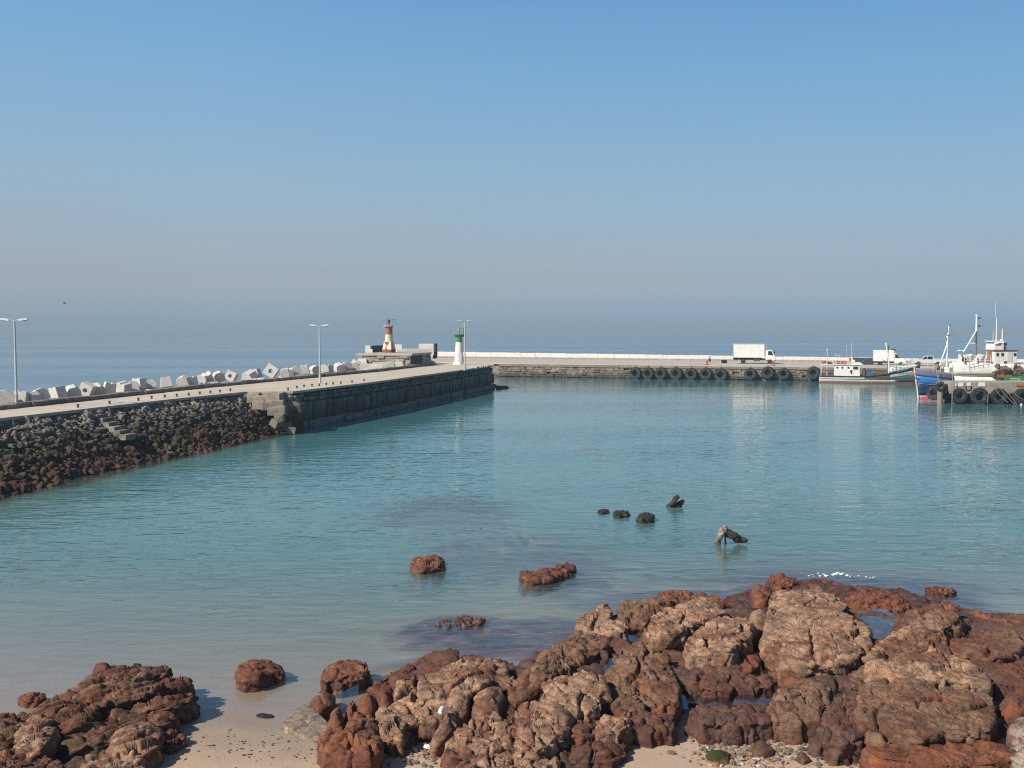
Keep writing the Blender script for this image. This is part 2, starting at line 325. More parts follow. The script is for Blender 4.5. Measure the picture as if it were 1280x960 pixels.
# weed-covered reefs under water: photo pixel, radii in pixels, depth of their tops, strength
REEFS = [(560, 640, 85, 26, .35, .95), (640, 690, 130, 22, .35, .85), (570, 785, 80, 26, .10, 1), (610, 800, 70, 22, .2, 1), (690, 775, 75, 13, .25, .9), (860, 738, 100, 12, .2, 1), (1080, 726, 150, 16, .15, 1), (700, 712, 55, 24, .25, 1), (1160, 738, 80, 12, .2, 1), (535, 712, 45, 14, .4, .8), (1000, 712, 130, 12, .3, .9), (930, 700, 130, 10, .5, .7), (760, 745, 60, 10, .35, .7), (250, 700, 90, 8, .9, .2)]
def seabed(X, Y, detail=True):
    Y0 = 22.7 + 0.5*np.sin(X*0.7+1) + 3.4*sstep(-4, 2, X) + 1.0*sstep(-9, -14, X)
    d = Y - Y0
    z = np.where(d > 0, -0.040*d - 0.0013*d*d, np.minimum(-0.095*d, 0.24+0.015*-d))
    z = np.maximum(z, -5.0 - 0.002*np.maximum(d, 0)); z = np.maximum(z, -9.0)
    weed = np.zeros(X.shape)
    p3 = np.stack([X.ravel(), Y.ravel(), 0*X.ravel()], 1)
    n1 = fbm(p3*0.35, 4, 5).reshape(X.shape); n2 = fbm(p3*1.4, 4, 9).reshape(X.shape) if detail else 0*X
    for px, py, rx, ry, dep, st in REEFS:
        c = P(px, py); ax = rx/F*c[1]*1.02; ay = ry*c[1]**2/(F*CAMZ)
        q = ((X-c[0])/ax)**2+((Y-c[1])/ay)**2 + 0.9*n1 + 0.5*n2
        m = sstep(1.9, 0.15, q)*st
        weed = np.maximum(weed, m); z = np.maximum(z, z*(1-m) + m*(-dep+0.10*n2))
    e0, e1 = np.array([-33, 33.0]), np.array([-26.6, 58.0]); e2 = np.array([-20.2, 85.0])
    for a, b in ((e0, e1), (e1, e2)):
        t = np.clip(((X-a[0])*(b-a)[0]+(Y-a[1])*(b-a)[1])/((b-a)@(b-a)), 0, 1); ds = np.hypot(X-a[0]-t*(b-a)[0], Y-a[1]-t*(b-a)[1])+.6*n1
        m = sstep(3.2, 1.0, ds); z = np.maximum(z, z*(1-m)+m*(-.25-.12*np.maximum(ds, 0))); weed = np.maximum(weed, m*.9)
    for pl in (OUT_R, OUT_L):
        sd = poly_sd(X, Y, pl) + 0.5*n1
        m = sstep(1.3, 0.2, sd)*(Y > Y0-0.3)
        z = np.where(m > 0, np.maximum(z, -0.12-0.35*np.maximum(sd, 0)*1.0 + 0.05*n2), z) if pl is OUT_R else z
        weed = np.maximum(weed, m*(0.95 if pl is OUT_R else 0.2)*sstep(25.5, 27.5, Y))
    return z + 0.012*n1 + (0.006*n2 if detail else 0), weed
def axis(*segs):
    out = []
    for a, b, n in segs: out += list(np.linspace(a, b, n, endpoint=False))
    return np.array(out)
gx = axis((-20000, -2000, 5), (-2000, -200, 12), (-200, -40, 32), (-40, -16, 60), (-16, 20, 300), (20, 60, 60), (60, 200, 20), (200, 2000, 12), (2000, 20001, 6))
gy = axis((-60, 8, 14), (8, 17, 20), (17, 36, 190), (36, 70, 130), (70, 200, 60), (200, 2000, 20), (2000, 20001, 7))
XX, YY = np.meshgrid(gx, gy, indexing='ij')
ZB, WEED = seabed(XX, YY)
def _sand():
    t = NT('sand'); v = t.pos(); z = t.z(); n = t.noise(v, 0.9, 5); f = t.noise(v, 60, 4, 0.7)
    c = t.mix(t.ramp(n, [(0.35, 0.0), (0.65, 1.0)]), (0.385, 0.275, 0.19), (0.435, 0.32, 0.23))
    c = t.mix(t.math('MULTIPLY', f, 0.25), c, (0.30, 0.22, 0.17))
    zz = t.math('ADD', z, t.math('MULTIPLY', t.math('SUBTRACT', n, 0.5), 0.15)); wet = t.maprange(zz, 0.26, 0.05)
    c = t.mix(wet, c, (0.285, 0.22, 0.165))
    at = t.n('ShaderNodeAttribute', attribute_name='weed').outputs['Fac']; wn = t.noise(v, 2.2, 6, 0.75)
    wm = t.math('MULTIPLY', at, t.ramp(wn, [(0.32, 0.55), (0.48, 1.0)]), clamp=True)
    wc = t.mix(t.ramp(t.noise(v, 1.1, 5), [(0.4, 0.0), (0.6, 1.0)]), (0.095, 0.030, 0.026), (0.04, 0.022, 0.016))
    wm = t.math('MULTIPLY', wm, t.maprange(z, 0.12, -0.02), clamp=True)
    c = t.mix(wm, c, wc)
    vd = t.vor(v, 3.0); sp = t.math('MULTIPLY', t.ramp(vd, [(0.0, 1.0), (0.045, 1.0), (0.06, 0.0)]), t.ramp(t.noise(v, 0.5, 3), [(0.48, 0.0), (0.56, 1.0)]))
    c = t.mix(t.math('MULTIPLY', sp, t.maprange(z, 0.0, 0.08), clamp=True), c, (0.06, 0.045, 0.035))
    return t.pbr(c, t.math('SUBTRACT', 0.9, t.math('MULTIPLY', wet, 0.55)), 0, t.bump(t.math('ADD', f, t.math('MULTIPLY', t.noise(v, 8, 4), 2.0)), 0.35, 0.02), 0.4)
MAT['sand'] = _sand()
g = np_mesh('sand', np.stack([XX.ravel(), YY.ravel(), ZB.ravel()], 1), grid_faces(len(gx), len(gy)), MAT['sand'], True, {'weed': WEED.ravel()}); g['kind'] = 'structure'
def schlick(t, normal):
    """water's mirror share, the same from above and for light coming up from below"""
    d = t.n('ShaderNodeVectorMath', operation='DOT_PRODUCT'); t.l(normal, d.inputs[0]); t.l(t.n('ShaderNodeNewGeometry').outputs['Incoming'], d.inputs[1])
    return t.math('MULTIPLY_ADD', t.math('POWER', t.math('SUBTRACT', 1.0, t.math('ABSOLUTE', d.outputs['Value'], clamp=True)), 5.0), 0.98, 0.02, clamp=True)
def _water():
    t = NT('sea_water'); dep = t.n('ShaderNodeAttribute', attribute_name='depth').outputs['Fac']
    # ripples: crests run roughly across the view, in wind patches
    patch = t.ramp(t.noise(t.pos((0.35, 1, 1)), 0.055, 4, 0.6), [(0.38, 0.55), (0.62, 1.0)])
    patch2 = t.ramp(t.noise(t.pos((0.25, 1, 1), (0, 0, 0.15)), 0.012, 5, 0.65), [(0.40, 0.45), (0.6, 1.0)])
    pm = t.math('MULTIPLY', patch, patch2)
    def gate(scale_at): return None
    r1 = t.noise(t.pos((0.42, 1, 1), (0, 0, 0.10)), 2.3, 2, 0.5, 0.5)
    r2 = t.noise(t.pos((0.38, 1, 1), (0, 0, -0.14)), 0.9, 2, 0.5, 0.4)
    r3 = t.noise(t.pos((0.3, 1, 1), (0, 0, 0.05)), 0.16, 3, 0.5)
    h = t.math('ADD', t.math('MULTIPLY', r1, 0.095), t.math('MULTIPLY', r2, 0.13))
    yy = t.n('ShaderNodeSeparateXYZ'); t.l(t.n('ShaderNodeNewGeometry').outputs['Position'], yy.inputs[0])
    h = t.math('MULTIPLY', h, t.maprange(yy.outputs[1], 45, 125, 1.6, 0.36))   # the inner basin lies calmer under the pier
    h = t.math('MULTIPLY', h, pm); h = t.math('ADD', h, t.math('MULTIPLY', r3, 0.06))
    opn = t.n('ShaderNodeAttribute', attribute_name='open').outputs['Fac']; r4 = t.noise(t.pos((0.3, 1, 1), (0, 0, -0.06)), 0.30, 4, 0.6)
    chop = t.ramp(t.noise(t.pos((0.12, 1, 1)), 0.02, 4, 0.6), [(0.38, 0.25), (0.6, 1.0)])
    h = t.math('ADD', h, t.math('MULTIPLY', t.math('MULTIPLY', r4, 0.9), t.math('MULTIPLY', opn, chop)))
    shallow = t.maprange(dep, 0.0, 0.8, 0.45, 1.0)
    b = t.n('ShaderNodeBump'); b.inputs['Distance'].default_value = 1.0; t.l(h, b.inputs['Height']); t.l(t.math('MULTIPLY', shallow, 0.75), b.inputs['Strength'])
    fr = schlick(t, b.outputs[0])
    gl = t.n('ShaderNodeBsdfGlossy'); gl.inputs['Roughness'].default_value = 0.05; t.l(b.outputs[0], gl.inputs['Normal']); gl.inputs['Color'].default_value = (1, 1, 1, 1)
    col = t.ramp(t.math('DIVIDE', dep, 8.0, clamp=True), [(0.0, (0.20, 0.27, 0.235)), (0.15, (0.14, 0.285, 0.265)), (0.40, (0.085, 0.225, 0.235)), (0.8, (0.055, 0.18, 0.215)), (1.0, (0.03, 0.12, 0.18))])
    vn = t.noise(t.pos((0.5, 1, 1)), 0.07, 4); col = t.mix(t.math('MULTIPLY', t.ramp(vn, [(0.45, 0.0), (0.65, 1.0)]), 0.3), col, (0.05, 0.16, 0.18))
    df = t.n('ShaderNodeBsdfDiffuse'); t.l(col, df.inputs['Color'])
    tr = t.n('ShaderNodeBsdfTransparent'); t.l(t.ramp(t.math('DIVIDE', dep, 1.5, clamp=True), [(0.0, (1, 1, 1)), (0.3, (0.83, 0.95, 0.89)), (1.0, (0.45, 0.82, 0.82))]), tr.inputs['Color'])
    op = t.math('SUBTRACT', 1.0, t.math('POWER', 2.718, t.math('MULTIPLY', dep, -0.60)), clamp=True)
    m1 = t.n('ShaderNodeMixShader'); t.l(op, m1.inputs[0]); t.l(tr.outputs[0], m1.inputs[1]); t.l(df.outputs[0], m1.inputs[2])
    m2 = t.n('ShaderNodeMixShader'); t.l(fr, m2.inputs[0]); t.l(m1.outputs[0], m2.inputs[1]); t.l(gl.outputs[0], m2.inputs[2])
    t.l(m2.outputs[0], t.out.inputs[0]); return t.m
MAT['water'] = _water()
wsel = gy >= 17; gyw = gy[wsel]; XW, YW = np.meshgrid(gx, gyw, indexing='ij')
OPEN = np.maximum(sstep(0, 12, (-47+(YW-35)*.28-3)-XW), sstep(205, 240, YW+.3*XW))
o = np_mesh('water', np.stack([XW.ravel(), YW.ravel(), 0*XW.ravel()], 1), grid_faces(len(gx), len(gyw)), MAT['water'], True, {'depth': np.maximum(-ZB[:, wsel].ravel(), 0)+3.0*OPEN.ravel(), 'open': OPEN.ravel()}); o['kind'] = 'structure'
def _pool():
    t = NT('pool_water'); v = t.pos((0.5, 1, 1)); b = t.bump(t.noise(v, 3, 3), 0.12, 0.03)
    fr = schlick(t, b)
    gl = t.n('ShaderNodeBsdfGlossy'); gl.inputs['Roughness'].default_value = 0.03; t.l(b, gl.inputs['Normal'])
    tr = t.n('ShaderNodeBsdfTransparent'); tr.inputs['Color'].default_value = (0.75, 0.85, 0.85, 1)
    m = t.n('ShaderNodeMixShader'); t.l(t.math('MULTIPLY', fr, 1.6, clamp=True), m.inputs[0]); t.l(tr.outputs[0], m.inputs[1]); t.l(gl.outputs[0], m.inputs[2]); t.l(m.outputs[0], t.out.inputs[0]); return t.m
MAT['pool'] = _pool()

# ================================================================== rocks
def rockmat(name, top, mid, low, z1, z2, green=0.0):
    t = NT(name); v = t.pos(); n = t.noise(v, 0.9, 7, 0.7); n2 = t.noise(v, 3.6, 6, 0.7); f = t.noise(v, 26, 5, 0.75)
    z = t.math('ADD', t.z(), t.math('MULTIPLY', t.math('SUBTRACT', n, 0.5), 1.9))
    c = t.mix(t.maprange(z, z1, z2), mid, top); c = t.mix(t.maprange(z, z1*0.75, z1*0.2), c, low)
    big = t.noise(t.pos((1, 1, 1.4)), 0.55, 6, 0.7, 0.6)
    dk = top[0] < .1
    if not dk: c = t.mix(t.ramp(big, [(0.50, 0.0), (0.58, 0.8)]), c, (0.125, 0.04, 0.024))
    if not dk: c = t.mix(t.ramp(big, [(0.36, 0.7), (0.46, 0.0)]), c, (0.125, 0.085, 0.06))
    c = t.mix(t.ramp(n2, [(0.44, 0.0), (0.62, 0.6)]), c, tuple(0.42*a for a in mid))
    c = t.mix(t.ramp(t.noise(t.pos((1.3, 1, 0.7)), 2.1, 6, 0.75), [(0.54, 0.0), (0.66, 0.75)]), c, tuple(min(1, 1.45*a) for a in top))
    if not dk: c = t.mix(t.ramp(t.noise(v, 1.25, 5, .7), [(0.57, 0.0), (0.67, 0.6)]), c, (0.27, 0.09, 0.028))
    c = t.mix(t.math('MULTIPLY', t.ramp(f, [(0.36, 1.0), (0.50, 0.0)]), 0.6), c, (0.045, 0.028, 0.022))
    wv = t.n('ShaderNodeMapping'); t.l(v, wv.inputs[0]); wv.inputs['Rotation'].default_value = (0.35, -0.2, 0.3); wv.inputs['Scale'].default_value = (1.2, 1.2, 9)
    st = t.noise(wv.outputs[0], 1.6, 5, 0.7, 0.4); c = t.mix(t.ramp(st, [(0.36, 0.55), (0.46, 0.0)]), c, (0.06, 0.035, 0.028))
    if green: c = t.mix(t.math('MULTIPLY', t.ramp(t.noise(v, 1.3, 4), [(0.57, 0.0), (0.66, 1.0)]), green), c, (0.06, 0.07, 0.02))
    wp = t.n('ShaderNodeTexNoise'); t.l(v, wp.inputs['Vector']); wp.inputs['Scale'].default_value = 2.4; wp.inputs['Detail'].default_value = 4
    wa = t.n('ShaderNodeMix', data_type='RGBA', blend_type='ADD'); wa.inputs[0].default_value = 0.55; t.l(t.pos((1, 1, 0.45), (0.1, 0.2, 0.3)), wa.inputs[6]); t.l(wp.outputs['Color'], wa.inputs[7])
    cr = t.vor(wa.outputs[2], 3.1, 'DISTANCE_TO_EDGE'); crn = t.ramp(t.noise(v, 1.9, 3), [(0.42, 0.0), (0.6, 1.0)]); crm = t.math('SUBTRACT', 1.0, t.math('MULTIPLY', t.ramp(cr, [(0.0, 1.0), (0.03, 0.0)]), crn))
    c = t.mix(t.math('MULTIPLY', t.math('SUBTRACT', 1.0, crm), 0.3), c, (0.03, 0.02, 0.016))
    h = t.math('ADD', t.math('MULTIPLY', f, 0.35), t.math('ADD', t.math('MULTIPLY', crm, 0.5), t.math('MULTIPLY', st, 0.9)))
    rough = t.maprange(z, 0.1, 0.7, 0.45, 0.9)
    return t.pbr(c, rough, 0, t.bump(h, 0.85, 0.055), 0.35)
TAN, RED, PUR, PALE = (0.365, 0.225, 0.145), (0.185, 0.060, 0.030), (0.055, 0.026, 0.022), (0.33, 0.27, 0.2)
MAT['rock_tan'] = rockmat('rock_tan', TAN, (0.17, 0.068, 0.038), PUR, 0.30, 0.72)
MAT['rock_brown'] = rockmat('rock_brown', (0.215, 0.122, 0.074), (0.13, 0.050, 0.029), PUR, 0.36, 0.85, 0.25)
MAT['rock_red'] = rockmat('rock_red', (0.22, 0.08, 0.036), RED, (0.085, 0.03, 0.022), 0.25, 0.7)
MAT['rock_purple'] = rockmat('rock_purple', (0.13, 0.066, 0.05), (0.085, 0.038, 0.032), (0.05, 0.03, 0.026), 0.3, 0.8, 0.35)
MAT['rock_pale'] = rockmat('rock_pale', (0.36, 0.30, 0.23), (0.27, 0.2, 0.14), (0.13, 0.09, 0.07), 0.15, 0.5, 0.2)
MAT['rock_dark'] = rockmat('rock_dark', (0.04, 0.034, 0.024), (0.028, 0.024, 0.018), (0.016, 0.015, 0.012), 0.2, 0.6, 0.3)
STY = dict(  # low noise, joint cell, joint stretch, joint depth, cell offset, facet tilt, bedding depth, bedding step, lump amplitude, lump size, fine
    block=(.035, 1.15, 3.0, .24, .07, .13, .085, .26, .0, .22, .016),
    columns=(.05, .40, 5.0, .13, .07, .06, .030, .3, .0, .14, .020),
    lumpy=(.08, .60, 1.1, .10, .07, .10, .06, .20, .010, .24, .024),
    smooth=(.08, 1.6, 1.5, .05, .02, .04, .010, .35, .0, .2, .010),
    strata=(.07, .50, 1.0, .06, .06, .08, .15, .26, .0, .22, .022),
    slab=(.04, 1.5, 1.8, .24, .06, .12, .100, .20, .0, .2, .016))
T2 = dict(strata=(.035, .06, .05), block=(.02, .04, .085), columns=(.03, .06, .05), lumpy=(.04, .07, .05), smooth=(0, 0, 0), slab=(.02, .035, .075))
def rock_disp(p, sty, seed, bed):
    a, cc, cs, cdp, co, ft, bd, bs, la, ls, fi = STY[sty]
    w = p + 0.16*np.stack([fbm(p*0.9+3, 3, seed+1), fbm(p*0.9+40, 3, seed+2), fbm(p*0.9+80, 3, seed+3)], 1)
    w = w + 0.035*np.stack([pnoise(p*5.1+3, seed+1), pnoise(p*5.1+40, seed+2), pnoise(p*5.1+80, seed+3)], 1)
    d = a*1.6*fbm(p/1.5, 2, seed+4)
    if sty == 'strata':      # beds on edge: long thin ribs running along the strike
        c_, s_ = math.cos(.72), math.sin(.72); w = np.stack([(c_*w[:, 0]+s_*w[:, 1])*.36, -s_*w[:, 0]+c_*w[:, 1]+.35*w[:, 2], w[:, 2]*.8], 1); bed = (0, .9, .35)
    f1, f2, i1, g1_ = worley(w/np.array([cc, cc, cc*cs]), seed, True); e = (f2-f1)*cc
    d += (i1-0.5)*co + np.clip(g1_, -1, 1)*ft - cdp*(1-sstep(0.004, 0.10 if cc > .8 else .06, e))*(.45+.55*sstep(-.2, .2, fbm(p*1.1+70, 2, seed+15)))
    k = cc*.42 if sty != 'columns' else .55
    h1, h2, i3, g3 = worley(w/np.array([k, k, k*2.2])+9, seed+30, True); e2 = (h2-h1)*k
    if sty != 'smooth': d += (i3-.5)*T2[sty][0] + np.clip(g3, -1, 1)*T2[sty][1] - T2[sty][2]*(1-sstep(0, .035, e2))
    j1, j2, i4, g4 = worley(w/np.array([.17, .17, .24])+5, seed+50, True)
    if sty != 'smooth': d += ((i4-.5)*.022 + np.clip(g4, -1, 1)*.04 - .018*(1-sstep(0, .18, j2-j1)))*(.9 if sty in ('lumpy', 'strata') else .42)
    b = w@np.array(bed)/bs + 0.7*fbm(w*0.8, 2, seed+6)
    fr = np.abs(b-np.floor(b)-0.5)*2; idb = np.sin(np.floor(b)*12.9898+seed)*43758.5; idb -= np.floor(idb)
    msk = sstep(-.15, .25, fbm(p*.7+50, 2, seed+13))
    d += ((idb-0.5)*bd*1.5 - bd*0.9*sstep(0.70, 0.93, fr))*(.25+.75*msk)
    if la > 0.02:
        g1, g2, i2 = worley(w/np.array([ls, ls, ls*1.4]), seed+8)
        d += la*(0.45-g1**1.5) + (i2-0.5)*la*0.5 - 0.4*la*(1-sstep(0, .2, g2-g1))
    d += fi*1.5*fbm(p*6, 4, seed+10, 0.6)
    return d
NROCK = [0]
def finish_rock(Pg, wrap, name, mat, sty, seed, bed, amp=1.0):
    nu, nv, _ = Pg.shape
    du = (np.roll(Pg, -1, 0)-np.roll(Pg, 1, 0)) if wrap else np.gradient(Pg, axis=0)
    dv = np.gradient(Pg, axis=1); n = np.cross(du, dv); n /= np.linalg.norm(n, axis=2, keepdims=True)+1e-9
    if np.mean(n[:, 1:nv//3, 2]) < 0: n = -n
    V = Pg.reshape(-1, 3); d = rock_disp(V, sty, seed, bed)*amp
    V = V + n.reshape(-1, 3)*d[:, None]
    Fq = grid_faces(nu, nv, wrap)
    a = V[Fq[:, 0]]; fn = np.cross(V[Fq[:, 1]]-a, V[Fq[:, 3]]-a)
    if np.mean(fn[:, 2]) < 0: Fq = Fq[:, ::-1]
    return np_mesh(name, V, Fq, MAT[mat], True)
def rock(label, poly, zt, mat='rock_tan', sty='block', zb=-0.35, rad=0.3, tilt=(0, 0), dome=0.12, batter=0.16, name='boulder', cat='rock', group=None, ds=0.042, amp=1.0, bed=(0.25, 0.35, 0.9), world=False, low_from=None):
    if zt > .70: zt = .70+(zt-.70)*.52
    NROCK[0] += 1; seed = NROCK[0]*7
    W2 = np.array([q for q in poly]) if world else np.array([P(px, py, zt)[:2] for px, py in poly])
    if zt > .6: W2 = W2.mean(0)+(W2-W2.mean(0))*1.10
    rad *= .38; dome *= .6
    nx = np.roll(W2, -1, 0); cr = W2[:, 0]*nx[:, 1]-nx[:, 0]*W2[:, 1]; A = cr.sum()/2
    c = np.array([((W2[:, 0]+nx[:, 0])*cr).sum(), ((W2[:, 1]+nx[:, 1])*cr).sum()])/(6*A)
    per = np.hypot(*(nx-W2).T).sum(); nth = int(np.clip(per/ds, 40, 620))
    th = np.linspace(0, 2*np.pi, nth, endpoint=False); dx, dy = np.cos(th), np.sin(th); r = np.zeros(nth)
    for a, b in zip(W2, nx):
        e = b-a; den = dx*e[1]-dy*e[0]; den = np.where(np.abs(den) < 1e-9, 1e-9, den)
        t = ((a[0]-c[0])*e[1]-(a[1]-c[1])*e[0])/den; u = ((a[0]-c[0])*dy-(a[1]-c[1])*dx)/den
        ok = (t > 0) & (u >= -1e-6) & (u <= 1+1e-6); r = np.where(ok, np.maximum(r, t), r)
    k = np.fft.fftfreq(nth)*nth; r = np.real(np.fft.ifft(np.fft.fft(r)*np.exp(-(k/ max(10, nth*0.22))**2))); r = np.maximum(r, 0.12)
    H = zt-zb; rm = r.mean(); rad = min(rad, 0.45*rm, 0.6*H)
    nt_ = max(8, int((rm-rad*0.5)/ds)); na = max(5, int(1.57*rad/ds)); ns = max(6, int((H-rad)/ds))
    nt_, na, ns = min(nt_, 110), min(na, 24), min(ns, 70)
    Pg = np.zeros((nth, nt_+na+ns, 3)); j = 0
    def put(rr, z):
        nonlocal j
        Pg[:, j, 0] = c[0]+dx*rr; Pg[:, j, 1] = c[1]+dy*rr; Pg[:, j, 2] = z; j += 1
    rin = np.maximum(r-rad, 0.05)
    for i in range(nt_):
        s = 0.01+0.99*(i/nt_); put(rin*s, zt+dome*(1-s*s))
    for i in range(na):
        t = i/na*np.pi/2; put(rin+np.minimum(rad, r)*np.sin(t), zt-rad*(1-np.cos(t)))
    for i in range(ns):
        s = i/(ns-1); put(rin+np.minimum(rad, r)+batter*(H-rad)*s, zt-rad-(H-rad)*s)
    hw = np.clip((Pg[:, :, 2]-zb)/H, 0, 1)
    Pg[:, :, 2] += hw*(tilt[0]*(Pg[:, :, 0]-c[0])+tilt[1]*(Pg[:, :, 1]-c[1]))
    o = finish_rock(Pg, True, name, mat, sty, seed, bed, amp)
    return tag(o, label, cat, group)
def bedrock(label, poly, f_h, mat, sty, pools, name='rock_ledge', step=0.055, seed=400, bed=(0.3, 0.4, 0.85)):
    pl = np.array(poly)[:, :2]; x0, y0 = pl.min(0)-0.6; x1, y1 = pl.max(0)+0.6
    ax = np.arange(x0, x1, step); ay = np.arange(y0, y1, step); X, Y = np.meshgrid(ax, ay, indexing='ij')
    p3 = np.stack([X.ravel(), Y.ravel(), 0*X.ravel()], 1); n1 = fbm(p3*0.6, 3, seed).reshape(X.shape)
    sd = poly_sd(X, Y, poly)+0.45*n1
    Z = -0.75+sstep(0.35, -0.9, sd)*(f_h(X, Y)+0.75) + 0.14*n1*(sd < 0)
    for pp, pz in pools:
        s2 = poly_sd(X, Y, pp); Z = np.where(s2 < 0.35, np.minimum(Z, pz-0.05+0.5*np.maximum(s2, -0.08)+0.14*n1+0.0*Z), Z)
    Pg = np.stack([X, Y, Z], 2); V = Pg.reshape(-1, 3)
    n = np.cross(np.gradient(Pg, axis=0), np.gradient(Pg, axis=1)); n /= np.linalg.norm(n, axis=2, keepdims=True)
    V = V+n.reshape(-1, 3)*(rock_disp(V, sty, seed, bed)*1.0)[:, None]
    Fq = grid_faces(len(ax), len(ay)); keep = (sd.ravel()[Fq].min(1) < 0.7); Fq = Fq[keep]
    us = np.unique(Fq); mp = np.full(len(V), -1); mp[us] = np.arange(len(us))
    o = np_mesh(name, V[us], mp[Fq], MAT[mat], True)
    return tag(o, label, 'rock ledge')
POOLS = [([(778, 783), (812, 781), (815, 796), (800, 802), (782, 798)], .62), ([(936, 797), (956, 795), (958, 822), (940, 826)], .5), ([(878, 864), (925, 858), (980, 860), (978, 876), (900, 880), (872, 876)], .55),
         ([(1078, 768), (1100, 764), (1118, 772), (1108, 794), (1090, 802)], .55), ([(938, 832), (972, 832), (968, 850), (944, 850)], .5), ([(1036, 864), (1054, 862), (1052, 882), (1038, 880)], .6), ([(756, 826), (772, 824), (768, 842), (758, 842)], .6), ([(1238, 880), (1262, 884), (1262, 912), (1242, 908)], .3), ([(840, 862), (860, 868), (858, 884), (842, 882)], .5), ([(425, 868), (446, 858), (446, 870), (430, 882)], .22), ([(458, 892), (470, 888), (468, 898), (460, 902)], .3)]
PW = [([P(*q, z)[:2] for q in pp], z) for pp, z in POOLS]
def hR(X, Y): return 0.70+0.08*sstep(24, 20, Y)*sstep(3, 8, X)-0.40*sstep(-1.5, -4.5, X)-0.50*sstep(27.5, 31.5, Y)
bedrock('long dark red rock shelf with tide pools running under the big brown boulders', [P(px, py, .2) for px, py in [(378, 912), (396, 884), (455, 862), (500, 832), (560, 818), (640, 836), (690, 806), (735, 778), (800, 756), (870, 742), (950, 724), (1000, 718), (1135, 726), (1200, 748), (1280, 772), (1400, 790), (1500, 850), (1500, 925), (1300, 935), (1262, 942), (1080, 930), (960, 908), (860, 896), (790, 912), (700, 945), (640, 955), (570, 905), (490, 915), (470, 940), (405, 955)]], hR, 'rock_purple', 'slab', PW)
for pp, pz in PW:
    m = MB(); cx, cyy = np.mean(pp, 0); m.add([(cx+1.25*(x-cx), cyy+1.25*(y-cyy), pz) for x, y in pp], [tuple(range(len(pp)))]); m.build('tide_pool', MAT['pool'], kind='structure')
def hL(X, Y): return 0.24+0.2*sstep(23.5, 21, Y)
bedrock('low dark red rock shelf on the sand under the lumpy rocks in the bottom corner', [P(px, py, .2) for px, py in [(-150, 905), (40, 884), (85, 856), (130, 838), (200, 836), (238, 858), (243, 872), (225, 885), (222, 905), (234, 918), (228, 934), (200, 945), (190, 990), (-150, 1010)]], hL, 'rock_purple', 'strata', [], seed=500, bed=(-0.35, 0.5, 0.8))

# ---- middle left of the big outcrop
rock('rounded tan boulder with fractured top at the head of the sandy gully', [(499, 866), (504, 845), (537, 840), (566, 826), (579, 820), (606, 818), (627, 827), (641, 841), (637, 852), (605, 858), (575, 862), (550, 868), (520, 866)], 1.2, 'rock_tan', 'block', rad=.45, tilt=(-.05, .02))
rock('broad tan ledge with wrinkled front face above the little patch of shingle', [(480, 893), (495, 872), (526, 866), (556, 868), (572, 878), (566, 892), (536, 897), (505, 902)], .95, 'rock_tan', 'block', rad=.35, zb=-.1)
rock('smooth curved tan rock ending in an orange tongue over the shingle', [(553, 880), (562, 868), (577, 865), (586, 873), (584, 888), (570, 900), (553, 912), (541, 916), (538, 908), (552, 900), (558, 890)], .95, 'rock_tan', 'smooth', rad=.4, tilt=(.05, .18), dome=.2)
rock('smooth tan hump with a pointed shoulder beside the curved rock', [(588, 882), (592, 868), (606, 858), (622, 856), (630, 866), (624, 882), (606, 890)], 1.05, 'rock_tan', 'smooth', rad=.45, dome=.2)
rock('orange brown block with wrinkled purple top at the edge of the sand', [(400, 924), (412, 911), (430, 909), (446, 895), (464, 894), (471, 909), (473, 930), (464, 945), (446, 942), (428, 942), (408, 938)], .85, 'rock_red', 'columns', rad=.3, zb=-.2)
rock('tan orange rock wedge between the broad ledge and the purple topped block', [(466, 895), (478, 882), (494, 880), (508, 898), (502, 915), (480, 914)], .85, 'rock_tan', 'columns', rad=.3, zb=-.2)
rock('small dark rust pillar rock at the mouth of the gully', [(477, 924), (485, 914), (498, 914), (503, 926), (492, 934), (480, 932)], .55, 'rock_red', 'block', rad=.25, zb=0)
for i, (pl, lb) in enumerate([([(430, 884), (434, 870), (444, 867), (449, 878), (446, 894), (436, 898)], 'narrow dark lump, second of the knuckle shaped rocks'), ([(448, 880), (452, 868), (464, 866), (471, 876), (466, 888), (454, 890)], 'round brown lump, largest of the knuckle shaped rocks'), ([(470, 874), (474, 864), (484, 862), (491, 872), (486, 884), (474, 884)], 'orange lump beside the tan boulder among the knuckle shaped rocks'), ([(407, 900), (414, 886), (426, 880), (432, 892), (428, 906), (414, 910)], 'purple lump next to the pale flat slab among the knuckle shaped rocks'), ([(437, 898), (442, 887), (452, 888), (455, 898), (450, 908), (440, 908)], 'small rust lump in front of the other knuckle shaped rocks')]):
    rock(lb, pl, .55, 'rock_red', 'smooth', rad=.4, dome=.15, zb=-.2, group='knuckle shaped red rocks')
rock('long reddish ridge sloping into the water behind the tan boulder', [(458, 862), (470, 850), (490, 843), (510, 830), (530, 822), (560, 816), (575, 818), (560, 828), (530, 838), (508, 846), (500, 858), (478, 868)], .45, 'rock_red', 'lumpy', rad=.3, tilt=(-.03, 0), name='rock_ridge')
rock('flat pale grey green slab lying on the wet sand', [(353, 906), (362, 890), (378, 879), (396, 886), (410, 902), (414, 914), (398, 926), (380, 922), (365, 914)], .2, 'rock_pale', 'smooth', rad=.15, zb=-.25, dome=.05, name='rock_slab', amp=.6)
rock('striped rust coloured boulder standing in shallow water', [(397, 842), (402, 830), (420, 820), (445, 819), (461, 826), (463, 836), (440, 842), (424, 848), (404, 850)], .4, 'rock_red', 'slab', rad=.25, zb=-.3, tilt=(.03, 0), bed=(.15, .2, .95))
